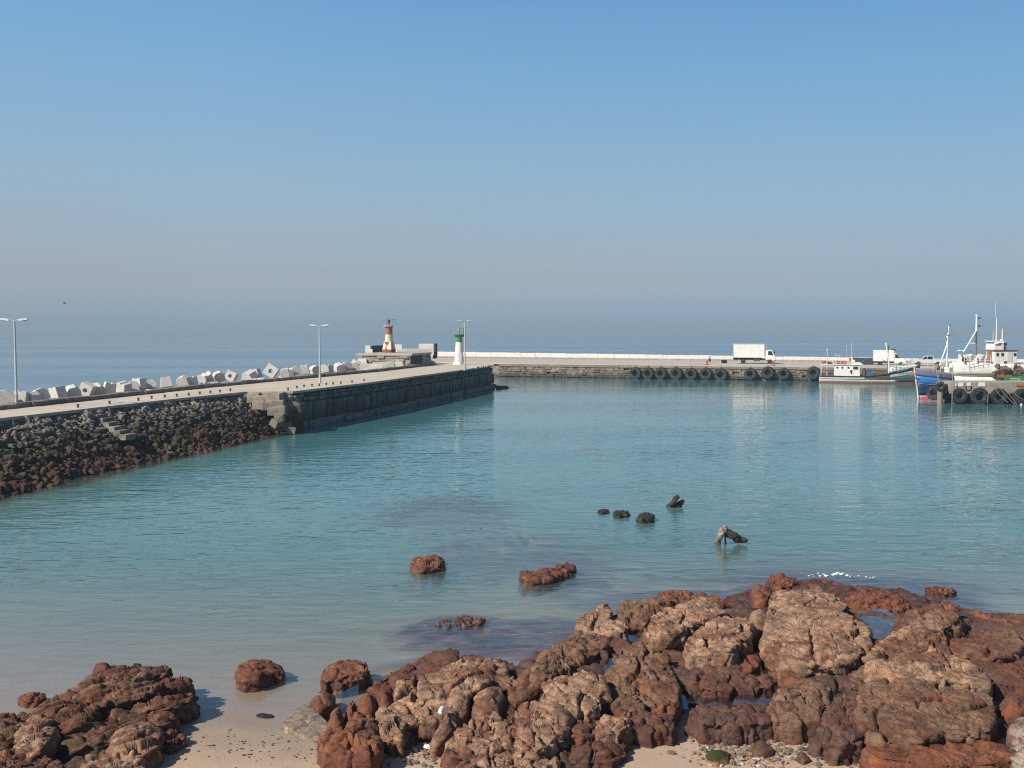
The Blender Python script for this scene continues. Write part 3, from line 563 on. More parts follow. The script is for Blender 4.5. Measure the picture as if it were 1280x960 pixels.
rock('small orange block against the striped rust boulder', [(417, 846), (424, 840), (440, 838), (454, 838), (456, 846), (440, 851), (424, 854)], .3, 'rock_red', 'block', rad=.15, zb=-.3, amp=.6)
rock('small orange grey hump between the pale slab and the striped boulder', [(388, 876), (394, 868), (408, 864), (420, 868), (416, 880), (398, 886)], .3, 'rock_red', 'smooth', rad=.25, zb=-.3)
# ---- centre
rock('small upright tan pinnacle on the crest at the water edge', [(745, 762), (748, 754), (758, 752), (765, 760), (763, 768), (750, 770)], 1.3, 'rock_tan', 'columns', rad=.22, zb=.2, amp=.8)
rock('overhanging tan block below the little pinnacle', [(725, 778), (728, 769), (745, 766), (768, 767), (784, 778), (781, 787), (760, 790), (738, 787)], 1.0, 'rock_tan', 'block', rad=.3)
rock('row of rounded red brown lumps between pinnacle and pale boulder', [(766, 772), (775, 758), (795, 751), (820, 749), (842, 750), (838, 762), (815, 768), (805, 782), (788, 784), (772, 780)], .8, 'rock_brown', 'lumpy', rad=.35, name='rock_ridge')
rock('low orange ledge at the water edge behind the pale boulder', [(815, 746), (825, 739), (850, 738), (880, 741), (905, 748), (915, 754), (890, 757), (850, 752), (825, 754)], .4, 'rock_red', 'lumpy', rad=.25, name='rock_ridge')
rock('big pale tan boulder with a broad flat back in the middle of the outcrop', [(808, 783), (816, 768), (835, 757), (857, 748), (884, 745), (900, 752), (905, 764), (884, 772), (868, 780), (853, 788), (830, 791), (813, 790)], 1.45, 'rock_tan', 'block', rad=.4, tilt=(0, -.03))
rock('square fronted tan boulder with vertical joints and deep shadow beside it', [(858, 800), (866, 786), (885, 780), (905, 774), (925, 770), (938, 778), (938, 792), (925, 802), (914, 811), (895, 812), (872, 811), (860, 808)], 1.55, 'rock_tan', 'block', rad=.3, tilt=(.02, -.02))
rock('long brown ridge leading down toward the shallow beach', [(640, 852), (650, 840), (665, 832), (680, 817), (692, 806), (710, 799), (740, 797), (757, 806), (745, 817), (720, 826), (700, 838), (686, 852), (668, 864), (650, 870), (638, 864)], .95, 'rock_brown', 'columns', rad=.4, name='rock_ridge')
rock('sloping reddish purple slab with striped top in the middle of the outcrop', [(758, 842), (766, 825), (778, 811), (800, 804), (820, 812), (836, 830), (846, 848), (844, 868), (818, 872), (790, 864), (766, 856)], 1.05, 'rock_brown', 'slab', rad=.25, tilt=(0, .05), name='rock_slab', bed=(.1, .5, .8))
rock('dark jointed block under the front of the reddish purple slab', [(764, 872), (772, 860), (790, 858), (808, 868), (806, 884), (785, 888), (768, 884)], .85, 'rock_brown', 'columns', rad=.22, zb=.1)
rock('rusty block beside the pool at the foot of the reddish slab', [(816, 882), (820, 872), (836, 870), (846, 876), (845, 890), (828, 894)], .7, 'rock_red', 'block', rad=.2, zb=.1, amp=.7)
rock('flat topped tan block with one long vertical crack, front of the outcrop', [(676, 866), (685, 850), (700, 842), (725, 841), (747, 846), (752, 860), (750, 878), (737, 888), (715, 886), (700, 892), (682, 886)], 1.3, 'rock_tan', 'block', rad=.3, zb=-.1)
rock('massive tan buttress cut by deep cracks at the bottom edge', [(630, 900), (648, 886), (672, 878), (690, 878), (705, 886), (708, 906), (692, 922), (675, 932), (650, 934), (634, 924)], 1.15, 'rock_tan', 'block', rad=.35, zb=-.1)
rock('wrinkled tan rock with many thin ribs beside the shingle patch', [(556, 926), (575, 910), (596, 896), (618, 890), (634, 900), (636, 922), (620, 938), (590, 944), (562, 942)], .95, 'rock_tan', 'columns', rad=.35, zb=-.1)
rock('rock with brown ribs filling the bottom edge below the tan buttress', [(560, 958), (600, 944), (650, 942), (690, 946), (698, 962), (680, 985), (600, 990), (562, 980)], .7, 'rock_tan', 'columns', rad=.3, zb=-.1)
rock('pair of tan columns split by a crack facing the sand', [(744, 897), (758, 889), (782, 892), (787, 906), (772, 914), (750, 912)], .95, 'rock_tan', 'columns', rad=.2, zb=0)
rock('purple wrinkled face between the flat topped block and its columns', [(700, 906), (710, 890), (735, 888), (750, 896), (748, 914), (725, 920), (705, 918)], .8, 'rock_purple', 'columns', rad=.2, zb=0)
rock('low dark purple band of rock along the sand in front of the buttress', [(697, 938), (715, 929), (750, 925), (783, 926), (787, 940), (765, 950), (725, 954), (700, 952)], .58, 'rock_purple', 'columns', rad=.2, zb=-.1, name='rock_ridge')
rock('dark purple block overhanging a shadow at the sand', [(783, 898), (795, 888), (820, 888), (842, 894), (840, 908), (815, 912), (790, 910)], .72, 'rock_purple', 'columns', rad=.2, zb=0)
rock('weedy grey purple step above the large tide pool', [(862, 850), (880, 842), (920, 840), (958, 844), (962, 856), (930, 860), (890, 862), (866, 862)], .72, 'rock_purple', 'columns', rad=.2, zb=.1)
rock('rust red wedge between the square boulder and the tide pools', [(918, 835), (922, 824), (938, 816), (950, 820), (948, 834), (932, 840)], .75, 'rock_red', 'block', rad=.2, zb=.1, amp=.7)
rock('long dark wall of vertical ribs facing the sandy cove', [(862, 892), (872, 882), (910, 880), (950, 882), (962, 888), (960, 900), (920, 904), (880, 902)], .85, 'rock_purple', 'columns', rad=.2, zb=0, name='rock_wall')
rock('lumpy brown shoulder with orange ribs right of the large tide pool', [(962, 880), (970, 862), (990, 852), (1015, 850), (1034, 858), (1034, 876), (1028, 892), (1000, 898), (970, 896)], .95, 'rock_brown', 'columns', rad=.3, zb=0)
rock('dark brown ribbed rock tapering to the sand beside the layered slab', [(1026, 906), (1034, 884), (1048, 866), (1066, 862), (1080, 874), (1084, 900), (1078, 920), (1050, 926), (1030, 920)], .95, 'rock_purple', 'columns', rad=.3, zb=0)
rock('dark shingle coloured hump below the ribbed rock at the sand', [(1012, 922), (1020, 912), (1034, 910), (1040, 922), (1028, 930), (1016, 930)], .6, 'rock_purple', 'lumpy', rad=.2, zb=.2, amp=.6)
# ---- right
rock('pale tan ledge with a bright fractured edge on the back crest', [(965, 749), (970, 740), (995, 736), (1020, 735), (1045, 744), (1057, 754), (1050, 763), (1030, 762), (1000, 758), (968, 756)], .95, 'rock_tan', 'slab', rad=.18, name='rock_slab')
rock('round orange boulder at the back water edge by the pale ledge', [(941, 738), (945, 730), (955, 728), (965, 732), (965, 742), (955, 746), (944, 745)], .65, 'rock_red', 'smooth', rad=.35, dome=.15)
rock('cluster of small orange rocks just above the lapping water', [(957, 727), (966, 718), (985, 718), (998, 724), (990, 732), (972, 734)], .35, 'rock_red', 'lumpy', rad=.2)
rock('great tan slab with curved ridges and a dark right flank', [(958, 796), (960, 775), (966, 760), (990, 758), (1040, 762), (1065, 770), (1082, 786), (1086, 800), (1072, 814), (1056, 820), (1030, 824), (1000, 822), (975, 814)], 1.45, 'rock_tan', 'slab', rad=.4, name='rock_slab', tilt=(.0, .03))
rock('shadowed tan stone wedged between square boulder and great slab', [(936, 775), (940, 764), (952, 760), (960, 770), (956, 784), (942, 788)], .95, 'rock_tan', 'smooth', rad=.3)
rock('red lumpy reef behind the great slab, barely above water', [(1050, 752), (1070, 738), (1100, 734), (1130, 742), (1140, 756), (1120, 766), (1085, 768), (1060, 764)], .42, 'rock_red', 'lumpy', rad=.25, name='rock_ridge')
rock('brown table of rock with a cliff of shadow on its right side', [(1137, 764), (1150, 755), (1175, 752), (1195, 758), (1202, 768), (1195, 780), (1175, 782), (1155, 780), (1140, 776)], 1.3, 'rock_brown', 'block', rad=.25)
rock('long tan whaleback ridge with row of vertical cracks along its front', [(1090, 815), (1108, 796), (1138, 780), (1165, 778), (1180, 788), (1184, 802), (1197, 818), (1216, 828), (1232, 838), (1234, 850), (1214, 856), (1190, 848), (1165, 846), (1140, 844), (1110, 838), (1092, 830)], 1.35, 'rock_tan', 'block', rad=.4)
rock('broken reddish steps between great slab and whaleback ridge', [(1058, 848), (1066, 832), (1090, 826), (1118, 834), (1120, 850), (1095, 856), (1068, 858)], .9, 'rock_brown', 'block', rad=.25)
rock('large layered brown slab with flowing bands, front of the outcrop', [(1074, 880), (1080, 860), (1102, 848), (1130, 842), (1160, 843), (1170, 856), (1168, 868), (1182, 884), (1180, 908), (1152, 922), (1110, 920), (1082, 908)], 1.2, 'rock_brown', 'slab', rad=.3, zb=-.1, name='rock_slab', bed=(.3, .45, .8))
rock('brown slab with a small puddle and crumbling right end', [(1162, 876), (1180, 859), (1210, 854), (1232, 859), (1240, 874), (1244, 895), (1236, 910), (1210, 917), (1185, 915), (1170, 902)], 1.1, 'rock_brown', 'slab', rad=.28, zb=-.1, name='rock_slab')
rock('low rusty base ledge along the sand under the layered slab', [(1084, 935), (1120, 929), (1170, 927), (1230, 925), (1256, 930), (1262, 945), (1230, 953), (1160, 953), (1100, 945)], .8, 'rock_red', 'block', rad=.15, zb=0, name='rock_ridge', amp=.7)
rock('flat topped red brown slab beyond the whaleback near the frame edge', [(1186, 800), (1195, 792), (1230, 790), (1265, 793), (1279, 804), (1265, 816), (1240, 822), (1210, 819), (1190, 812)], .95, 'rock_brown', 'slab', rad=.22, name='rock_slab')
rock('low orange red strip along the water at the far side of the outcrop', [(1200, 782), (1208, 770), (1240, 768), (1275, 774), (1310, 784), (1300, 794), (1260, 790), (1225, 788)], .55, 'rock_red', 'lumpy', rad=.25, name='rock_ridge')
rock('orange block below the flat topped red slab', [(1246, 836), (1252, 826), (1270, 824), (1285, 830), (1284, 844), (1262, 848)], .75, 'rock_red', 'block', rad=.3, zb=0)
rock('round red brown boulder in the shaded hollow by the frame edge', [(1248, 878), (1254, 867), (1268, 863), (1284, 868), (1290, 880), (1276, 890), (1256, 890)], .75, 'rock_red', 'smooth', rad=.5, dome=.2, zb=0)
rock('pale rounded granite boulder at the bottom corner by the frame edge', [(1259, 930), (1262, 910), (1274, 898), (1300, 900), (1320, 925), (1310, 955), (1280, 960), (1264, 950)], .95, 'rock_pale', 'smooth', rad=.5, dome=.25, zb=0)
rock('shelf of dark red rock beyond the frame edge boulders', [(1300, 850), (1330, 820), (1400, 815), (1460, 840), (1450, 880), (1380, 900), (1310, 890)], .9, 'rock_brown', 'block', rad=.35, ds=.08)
rock('small low orange reef in the water off the back of the outcrop', [(1155, 734), (1166, 730), (1185, 731), (1198, 737), (1185, 741), (1164, 740)], .14, 'rock_red', 'lumpy', rad=.2, ds=.05)
# ---- bottom left outcrop
LB = (-0.45, 0.55, 0.75)
rock('purple capped layered rocks on top of the bottom corner outcrop', [(118, 842), (124, 832), (150, 829), (185, 829), (208, 834), (206, 842), (180, 847), (140, 848)], .75, 'rock_purple', 'strata', rad=.25, bed=LB, name='rock_ridge')
rock('orange knob at the top end of the purple capped rocks', [(116, 838), (122, 830), (134, 829), (140, 836), (132, 842), (122, 843)], .72, 'rock_red', 'smooth', rad=.3)
rock('long rounded brown rock leaning across the bottom corner outcrop', [(92, 862), (104, 851), (130, 846), (165, 845), (190, 847), (200, 856), (180, 868), (150, 876), (115, 878), (98, 873)], .82, 'rock_brown', 'strata', rad=.35, bed=LB, name='rock_ridge')
rock('dark ended tan ridge throwing its shadow on the water', [(165, 868), (190, 852), (215, 844), (230, 848), (240, 862), (240, 872), (222, 880), (190, 884), (168, 880)], .62, 'rock_brown', 'strata', rad=.25, bed=LB, name='rock_ridge')
rock('orange brown flank of wrinkled rock falling to the wet sand', [(40, 890), (60, 872), (90, 862), (112, 872), (120, 890), (100, 906), (60, 908)], .7, 'rock_brown', 'strata', rad=.35, bed=LB)
rock('red rope textured ridge across the middle of the bottom corner outcrop', [(70, 925), (100, 902), (140, 890), (180, 880), (218, 880), (224, 892), (210, 908), (170, 918), (120, 932), (85, 936)], .58, 'rock_brown', 'strata', rad=.3, bed=LB, name='rock_ridge')
rock('pale knobbly boulder above the shadow on the sand', [(142, 926), (150, 912), (168, 903), (190, 904), (202, 914), (200, 930), (180, 942), (155, 942)], .72, 'rock_tan', 'strata', rad=.35, bed=LB)
rock('low dark tongue of rock reaching onto the sand', [(192, 922), (200, 912), (215, 912), (230, 922), (232, 930), (215, 938), (198, 936)], .4, 'rock_red', 'strata', rad=.2, zb=-.1)
rock('tan lump with dark hollow side near the corner of the frame', [(20, 920), (30, 900), (48, 892), (64, 900), (68, 918), (52, 934), (30, 936)], .85, 'rock_tan', 'strata', rad=.35, bed=LB)
rock('brown rock cut off by the frame edge on the wet sand', [(-50, 905), (-20, 892), (12, 890), (28, 900), (24, 918), (-10, 925), (-45, 925)], .7, 'rock_brown', 'strata', rad=.35, bed=LB)
rock('dark knobbly rocks along the bottom edge in the frame corner', [(-40, 955), (-10, 935), (30, 936), (70, 944), (90, 960), (70, 985), (0, 990)], .7, 'rock_brown', 'strata', rad=.35, bed=LB)
rock('cluster of pale knobs along the bottom edge next to the sand', [(92, 965), (110, 944), (140, 938), (170, 945), (186, 960), (170, 985), (110, 990)], .62, 'rock_tan', 'strata', rad=.3, bed=LB)
# ---- standing in the shallows
rock('two lobed boulder, rust on one side and dark on top, alone on the wet sand', [(294, 838), (300, 826), (318, 821), (340, 821), (356, 826), (356, 833), (336, 838), (322, 844), (304, 846)], .36, 'rock_red', 'block', rad=.5, zb=-.4, dome=.15, tilt=(-.14, 0), amp=.7)
rock('small red rock alone in the bay', [(513, 706), (517, 698), (535, 695), (553, 697), (556, 704), (545, 710), (525, 712)], .2, 'rock_red', 'lumpy', rad=.25, zb=-.6, ds=.06)
rock('larger flat red rock awash in the bay, low at its back', [(650, 718), (654, 711), (672, 710), (695, 708), (716, 700), (719, 708), (705, 718), (690, 725), (668, 727), (652, 726)], .15, 'rock_red', 'lumpy', rad=.3, zb=-.6, ds=.06, tilt=(0, -.05))
rock('small flat dark stone on the wet sand near the pale slab', [(320, 893), (328, 891), (341, 893), (343, 896), (332, 898), (322, 896)], .02, 'rock_dark', 'smooth', rad=.05, zb=-.2, amp=.3, ds=.03, name='stone', dome=.04)
rock('low scrap of red rock in the wet sand beside the bottom corner outcrop', [(24, 872), (34, 866), (52, 865), (60, 869), (48, 875), (30, 878)], .14, 'rock_red', 'lumpy', rad=.08, zb=-.2, amp=.5, name='stone')
rock('broken red brown top of a reef showing through the shallow water', [(540, 783), (552, 776), (580, 773), (603, 772), (606, 777), (580, 783), (555, 787)], .02, 'rock_purple', 'lumpy', rad=.2, zb=-.5, name='rock_ridge')
# dark wreck timbers and lumps further out
rock('flattest of the three black weedy lumps in the bay', [(746, 639), (749, 636), (757, 635), (763, 638), (760, 640), (750, 641)], .1, 'rock_dark', 'lumpy', rad=.2, zb=-.5, ds=.05, group='black weedy lumps in the bay', amp=.6, dome=.1)
rock('middle one of the three black weedy lumps in the bay', [(766, 641), (769, 638), (779, 637), (787, 640), (784, 643), (771, 644)], .16, 'rock_dark', 'lumpy', rad=.2, zb=-.5, ds=.05, group='black weedy lumps in the bay', amp=.6, dome=.1)
rock('tallest of the three black weedy lumps, nearest the twin stumps', [(796, 645), (799, 640), (809, 639), (818, 643), (816, 647), (800, 648)], .26, 'rock_dark', 'lumpy', rad=.22, zb=-.5, ds=.05, group='black weedy lumps in the bay', amp=.6, dome=.1)
def spar(name, label, spec, mats, cat='wreck'):
    """water-worn timbers: each a thick knobbly tube given by photo pixels and radii at one distance"""
    c = P(*spec['foot']); root = empty(name, label, cat, (c[0], c[1], 0))
    for i, (pts, mt) in enumerate(zip(spec['parts'], mats)):
        cp = []; rr = []
        for px, py, r in pts: q = PY(px, py, c[1]+0.15*math.sin(px)); cp.append(q-np.array([c[0], c[1], 0])); rr.append(r)
        n = 70; t = np.linspace(0, 1, n); tt = np.linspace(0, 1, len(cp)); cp = np.array(cp)
        C = np.stack([np.interp(t, tt, cp[:, k]) for k in range(3)], 1); rad = np.interp(t, tt, rr)*np.sqrt(np.clip(np.minimum(t, 1-t)*14+.15, 0, 1))
        T = np.gradient(C, axis=0); T /= np.linalg.norm(T, axis=1, keepdims=True); A = np.cross(T, [0, 1, 0.1]); A /= np.linalg.norm(A, axis=1, keepdims=True); B = np.cross(T, A)
        a = np.linspace(0, 2*np.pi, 26, endpoint=False)
        Pt = C[None]+rad[None, :, None]*(np.cos(a)[:, None, None]*A[None]+np.sin(a)[:, None, None]*B[None])
        nr = Pt-C[None]; nr /= np.linalg.norm(nr, axis=2, keepdims=True)+1e-9
        V = Pt.reshape(-1, 3); d = fbm(V*5, 4, 60+i)*0.10+fbm(V*1.8+9, 2, 70+i)*.12
        V = V+nr.reshape(-1, 3)*(d*np.repeat(rad[None], 26, 0).ravel()*5)[:, None].clip(-.09, .12)
        o = np_mesh('timber', V, grid_faces(26, n, True), MAT[mt], True); o.parent = root
    return root
spar('wreck_timber', 'dark arched wreck timber with a pale pointed tip sticking out of the bay', dict(foot=(905, 680), parts=[[(895, 682, .10), (898, 675, .14), (903, 665, .15), (908, 657, .07)], [(905, 664, .17), (915, 670, .16), (924, 674, .17), (935, 676, .06)], [(906, 668, .04), (907, 682, .05)]]), ['rock_pale', 'rock_dark', 'rock_dark'])
spar('wreck_timber', 'pair of slanting dark stumps with light ends rising from the bay', dict(foot=(846, 634), parts=[[(836, 636, .18), (841, 629, .17), (848, 619, .10)], [(845, 636, .2), (849, 631, .18), (855, 625, .1)]]), ['rock_dark', 'rock_dark'])
for i, (px, py, w) in enumerate([(617, 482, 7), (624, 484.5, 6), (631, 484, 8)]):
    c = P(px, py+1); a = w*c[1]/F/2
    rock(['dark rock just awash nearest the jetty end', 'middle one of three dark rocks awash off the jetty end', 'dark rock awash farthest out from the jetty end'][i], [(c[0]+a*math.cos(t)*(1+.2*math.sin(3*t)), c[1]+a*1.2*math.sin(t)) for t in np.linspace(0, 6.28, 10)[:-1]], .3, 'rock_dark', 'lumpy', rad=.2, zb=-.6, ds=.1, world=True, group='dark rocks awash off the jetty end')

# ---- shingle, weed scraps and foam
def scatter(name, mat, n, place, size, seed, flat=0.6, kind='stuff'):
    r = np.random.default_rng(seed); bm = bmesh.new(); bmesh.ops.create_icosphere(bm, subdivisions=1, radius=1.0)
    bv = np.array([v.co[:] for v in bm.verts]); bf = np.array([[v.index for v in f.verts] for f in bm.faces]); bm.free(); Vs, Fs = [], []; k = 0
    for i in range(n):
        x, y, s = place(r); zz, _ = seabed(np.array([[x]]), np.array([[y]]), False)
        q = bv*(1+0.25*r.standard_normal((len(bv), 1)))*np.array([s*r.uniform(.7, 1.3), s*r.uniform(.7, 1.3), s*flat]); a = r.uniform(0, 6.28)
        q = q@np.array([[math.cos(a), math.sin(a), 0], [-math.sin(a), math.cos(a), 0], [0, 0, 1]])+np.array([x, y, float(zz[0, 0])+s*flat*.4]); Vs.append(q); Fs.append(bf+k); k += len(bv)
    o = np_mesh(name, np.concatenate(Vs), np.concatenate(Fs), mat, False); o['kind'] = kind; return o
def _peb():
    t = NT('shingle_stone'); r = t.island(); return t.pbr(t.ramp(r, [(0.0, (0.07, 0.06, 0.06)), (0.35, (0.16, 0.13, 0.11)), (0.6, (0.28, 0.2, 0.15)), (0.8, (0.2, 0.09, 0.05)), (0.95, (0.36, 0.32, 0.27)), (1.0, (0.5, 0.47, 0.43))]), 0.8)
MAT['pebble'] = _peb()
def pl_region(px0, px1, py0, py1, z, smin, smax, g=1.0):
    def f(r):
        u = .5+g*.28*r.standard_normal(); v = .5+g*.28*r.standard_normal(); p = P(px0+u*(px1-px0), py0+v*(py1-py0), z); return p[0], p[1], smin*(smax/smin)**(r.random()**2)
    return f
scatter('shingle', MAT['pebble'], 900, pl_region(870, 1010, 926, 962, .27, .012, .09), 0, 1)
scatter('shingle', MAT['pebble'], 520, pl_region(490, 575, 910, 964, .24, .012, .08), 0, 2)
scatter('shingle', MAT['pebble'], 350, pl_region(1000, 1260, 944, 968, .27, .01, .07), 0, 3)
MAT['weed_scrap'] = paint('weed_scrap', (0.04, 0.028, 0.02), .9, 0)
def _moss():
    t = NT('moss_stone'); z = t.math('ADD', t.z(), t.math('MULTIPLY', t.noise(t.pos(), 9, 3), .1)); return t.pbr(t.mix(t.maprange(z, .46, .50), (0.27, 0.17, 0.08), (0.032, 0.042, 0.012)), .9, 0, t.bump(t.noise(t.pos(), 25, 4), .5, .02))
MAT['moss_stone'] = _moss()
scatter('seaweed_litter', MAT['weed_scrap'], 190, pl_region(210, 400, 918, 965, .1, .010, .040, 1.1), 0, 4, .3)
rock('squat stone with bright green mossy cap on the sand', [(882, 944), (886, 938), (900, 936), (911, 939), (910, 948), (896, 952), (884, 950)], .45, 'moss_stone', 'smooth', rad=.08, zb=.2, amp=.4, ds=.02, name='stone')
rock('grey pointed stone among the shingle beyond the mossy stone', [(940, 934), (946, 926), (956, 928), (966, 936), (955, 940), (944, 940)], .45, 'rock_purple', 'smooth', rad=.2, zb=.2, amp=.5, ds=.025, name='stone', dome=.15)
rock('dark wedge stone by the small puddle on the sand', [(994, 946), (998, 938), (1008, 940), (1014, 948), (1004, 952)], .42, 'rock_purple', 'smooth', rad=.12, zb=.2, amp=.4, ds=.025, name='stone', dome=.12)
def blob(label, name, cat, px, py, z, s, mat, squash=(1, .7, .5), seed=1):
    c = P(px, py, z); bm = bmesh.new(); bmesh.ops.create_icosphere(bm, subdivisions=3, radius=1)
    V = np.array([v.co[:] for v in bm.verts]); Fq = np.array([[v.index for v in f.verts] for f in bm.faces]); bm.free()
    V = V*(1+.35*fbm(V*1.1+seed*7, 3, seed)[:, None])*np.array(squash)*s; V[:, 2] = np.maximum(V[:, 2], -.4*s)
    o = np_mesh(name, V, Fq, MAT[mat], True); o.location = (c[0], c[1], z+.3*s*squash[2]); return tag(o, label, cat)
blob('white lump like chalk on the shingle patch', 'white_stone', 'stone', 534, 937, .26, .10, 'white_paint', (1, .8, .8), 3)
blob('crumpled blue green plastic scrap on the sand of the shingle patch', 'plastic_scrap', 'litter', 478, 947, .24, .2, 'teal_plastic', (1.2, .6, .25), 4)
b = empty('plastic_bottle', 'pale crushed plastic bottle lying on the tan ledge', 'bottle', tuple(P(552, 888, 1.05)), rz=-1.0, rot=(0.5, math.pi/2-.2, -1.1)); MB().lathe([(.0, -.2), (.06, -.19), (.065, 0), (.05, .02), (.065, .05), (.06, .14), (.025, .2)], 12).build('bottle_body', MAT['pale_plastic'], b, True); MB().cyl((0, 0, .2), (0, 0, .235), .028, n=10).build('cap', MAT['white_paint'], b, True)
def _foam():
    t = NT('sea_foam'); return t.pbr((0.8, 0.82, 0.82), 0.7)
MAT['foam'] = _foam()
fr_ = np.random.default_rng(5); m = MB()
for i in range(30):
    t = fr_.random(); px = 1010+95*t+fr_.normal(0, 3); py = 718.5+3.5*t-3*math.exp(-((px-1046)/14)**2)+fr_.normal(0, .9); c = P(px, py, 0.0); s = fr_.uniform(.008, .03)*(1.6 if abs(px-1046) < 14 else 1)
    k = 7; m.prism([(c[0]+s*2*math.cos(6.283*j/k)*fr_.uniform(.5, 1.2), c[1]+s*2.2*math.sin(6.283*j/k)*fr_.uniform(.5, 1.2)) for j in range(k)], .004, .01+.22*s)
m.build('foam', MAT['foam'], kind='stuff')
# ================================================================== the jetty
DZ = 3.48
IN = [(-40, 35), (-36.2, 47), (-31.6, 61.5), (-26.6, 78.9), (-23.4, 87.6)]          # deck edge above the rubble slope (plan)
IN2 = [(-19.4, 87.9), (-14.8, 102.5), (-7.9, 129.6), (-2.9, 150.5)]                 # deck edge above the quay wall
OUTE = [(-47, 35), (-42.5, 50), (-35.9, 69.4), (-30.2, 92.5), (-25.5, 107.6), (-18.6, 128.6), (-14.6, 146), (-12, 160)]
END = [(-2.9, 150.5), (-4.6, 158.5), (-12, 160)]
jet = empty('jetty', 'long concrete jetty running out from the shore with rubble slope and stone quay wall', 'jetty', (-20, 90, 0))
JL = np.array([-20, 90, 0.0])
def L(p, z=0.0): return (p[0]-JL[0], p[1]-JL[1], z)
deck = IN + IN2 + END[1:] + OUTE[::-1][1:]
m = MB(); m.prism([L(p)[:2] for p in deck], DZ-.2, DZ); m.build('deck', MAT['concrete_deck'], jet)
# body under the deck
def shift(line, d):
    out = []; n = len(line)
    for i, p in enumerate(line):
        a = np.array(line[max(i-1, 0)]); b = np.array(line[min(i+1, n-1)]); t = (b-a)/np.linalg.norm(b-a); out.append((p[0]+t[1]*d, p[1]-t[0]*d))
    return out
core = shift(IN, -.5) + shift(IN2, -.55) + [(-5.0, 157.9), (-12, 159.4)] + shift(OUTE, .25)[::-1][1:]
m = MB(); m.prism([L(p)[:2] for p in core], -6, DZ-.205); m.build('core', MAT['quay_stone'], jet)
def course(m, A, B, z0, z1, w0, w1, depth, out0, jit, rr, gap=.04, zj=.0, holes=0.0):
    """one course of stones along a plan line A-B; the outer side is on the right of A-B"""
    A, B = np.array(A, float), np.array(B, float); Ln = np.linalg.norm(B-A); t = (B-A)/Ln; nrm = np.array([t[1], -t[0]]); s = 0.0; ang = math.atan2(t[1], t[0])
    while s < Ln-.1:
        w = min(rr.uniform(w0, w1), Ln-s)
        if rr.random() >= holes:
            o = out0+rr.uniform(-jit, jit); c = A+t*(s+w/2)+nrm*(o-depth/2); h = z1-z0-gap+rr.uniform(-zj, zj)
            m.box((*L(c)[:2], (z0+z1)/2), (w-gap, depth, h), ang+rr.uniform(-.03, .03), jit=.035)
        s += w
rr = random.Random(3)
m = MB(); mt = MB(); mf = MB()
for A, B in zip(IN2[:-1], IN2[1:]):
    zs = [2.42, 2.85, DZ-.34]
    for k in range(2): course(m, A, B, zs[k], zs[k+1], .4, 1.1, .8, -.10, .15, rr, .09, .06, .05)
    course(mt, A, B, .75, 2.38, .5, .95, 1.0, .32, .12, rr, .11, .16)
    course(mf, A, B, -1.2, .72, 2.0, 4.5, 1.0, .10, .10, rr, .05)
    course(mf, A, B, .0, .55, 1.5, 5, 1.0, .28, .12, rr, .05, .1, .45)
for A, B in ((IN2[-1], END[1]), (END[1], END[2])):
    for k, (a, b) in enumerate([(-1.2, .6), (.62, 1.5), (1.52, 2.4), (2.42, DZ-.34)]): course(m, A, B, a, b, .8, 1.6, .8, -.08, .06, rr)
m.build('upper_stones', MAT['quay_stone'], jet); mt.build('quay_wall', MAT['quay_stone'], jet); mf.build('wall_footing', MAT['quay_foot'], jet)
# end face of the quay wall at the notch
m = MB()
for z0, z1 in ((-.8, .7), (.75, 1.55), (1.6, 2.4), (2.45, 3.1)): course(m, (-23.2, 87.5), (-19.1, 87.5), z0, z1, .7, 1.1, .8, -.15 if z0 > 1 else .2, .2, rr, .06, .05)
m.build('notch_wall', MAT['platform_stone'], jet)
# low seaward kerb, broken and weathered
m = MB()
for A, B in zip(OUTE[:-2], OUTE[1:-1]): course(m, B, A, DZ-.1, DZ+.34, 2.2, 4.0, .75, -.75, .08, rr, .03, .07)
m.build('kerb_wall', MAT['kerb_stone'], jet)
# broken edge blocks at the far corner of the deck
m = MB(); 
for i in range(9):
    t = i/8; c = np.array(IN2[-2])*(1-t)*.45+np.array(IN2[-1])*(1-(1-t)*.45)
    MB().box((*L(c+np.array([-.25, 0]))[:2], DZ+.06), (.5, 1.0*rr.uniform(.6, 1.1), rr.uniform(.12, .4)), 1.31, jit=.06).build('edge_block', MAT['concrete'], jet)
# steps let into the rubble slope
m = MB()
for i in range(6):
    p = PY(123+i*7.2, 518+i*4.9, 69.3-.35*i); m.box((*L(p)[:2], p[2]-.18), (.60, 1.0, .38), -.3, jit=.03)
m.build('steps', MAT['kerb_stone'], jet)

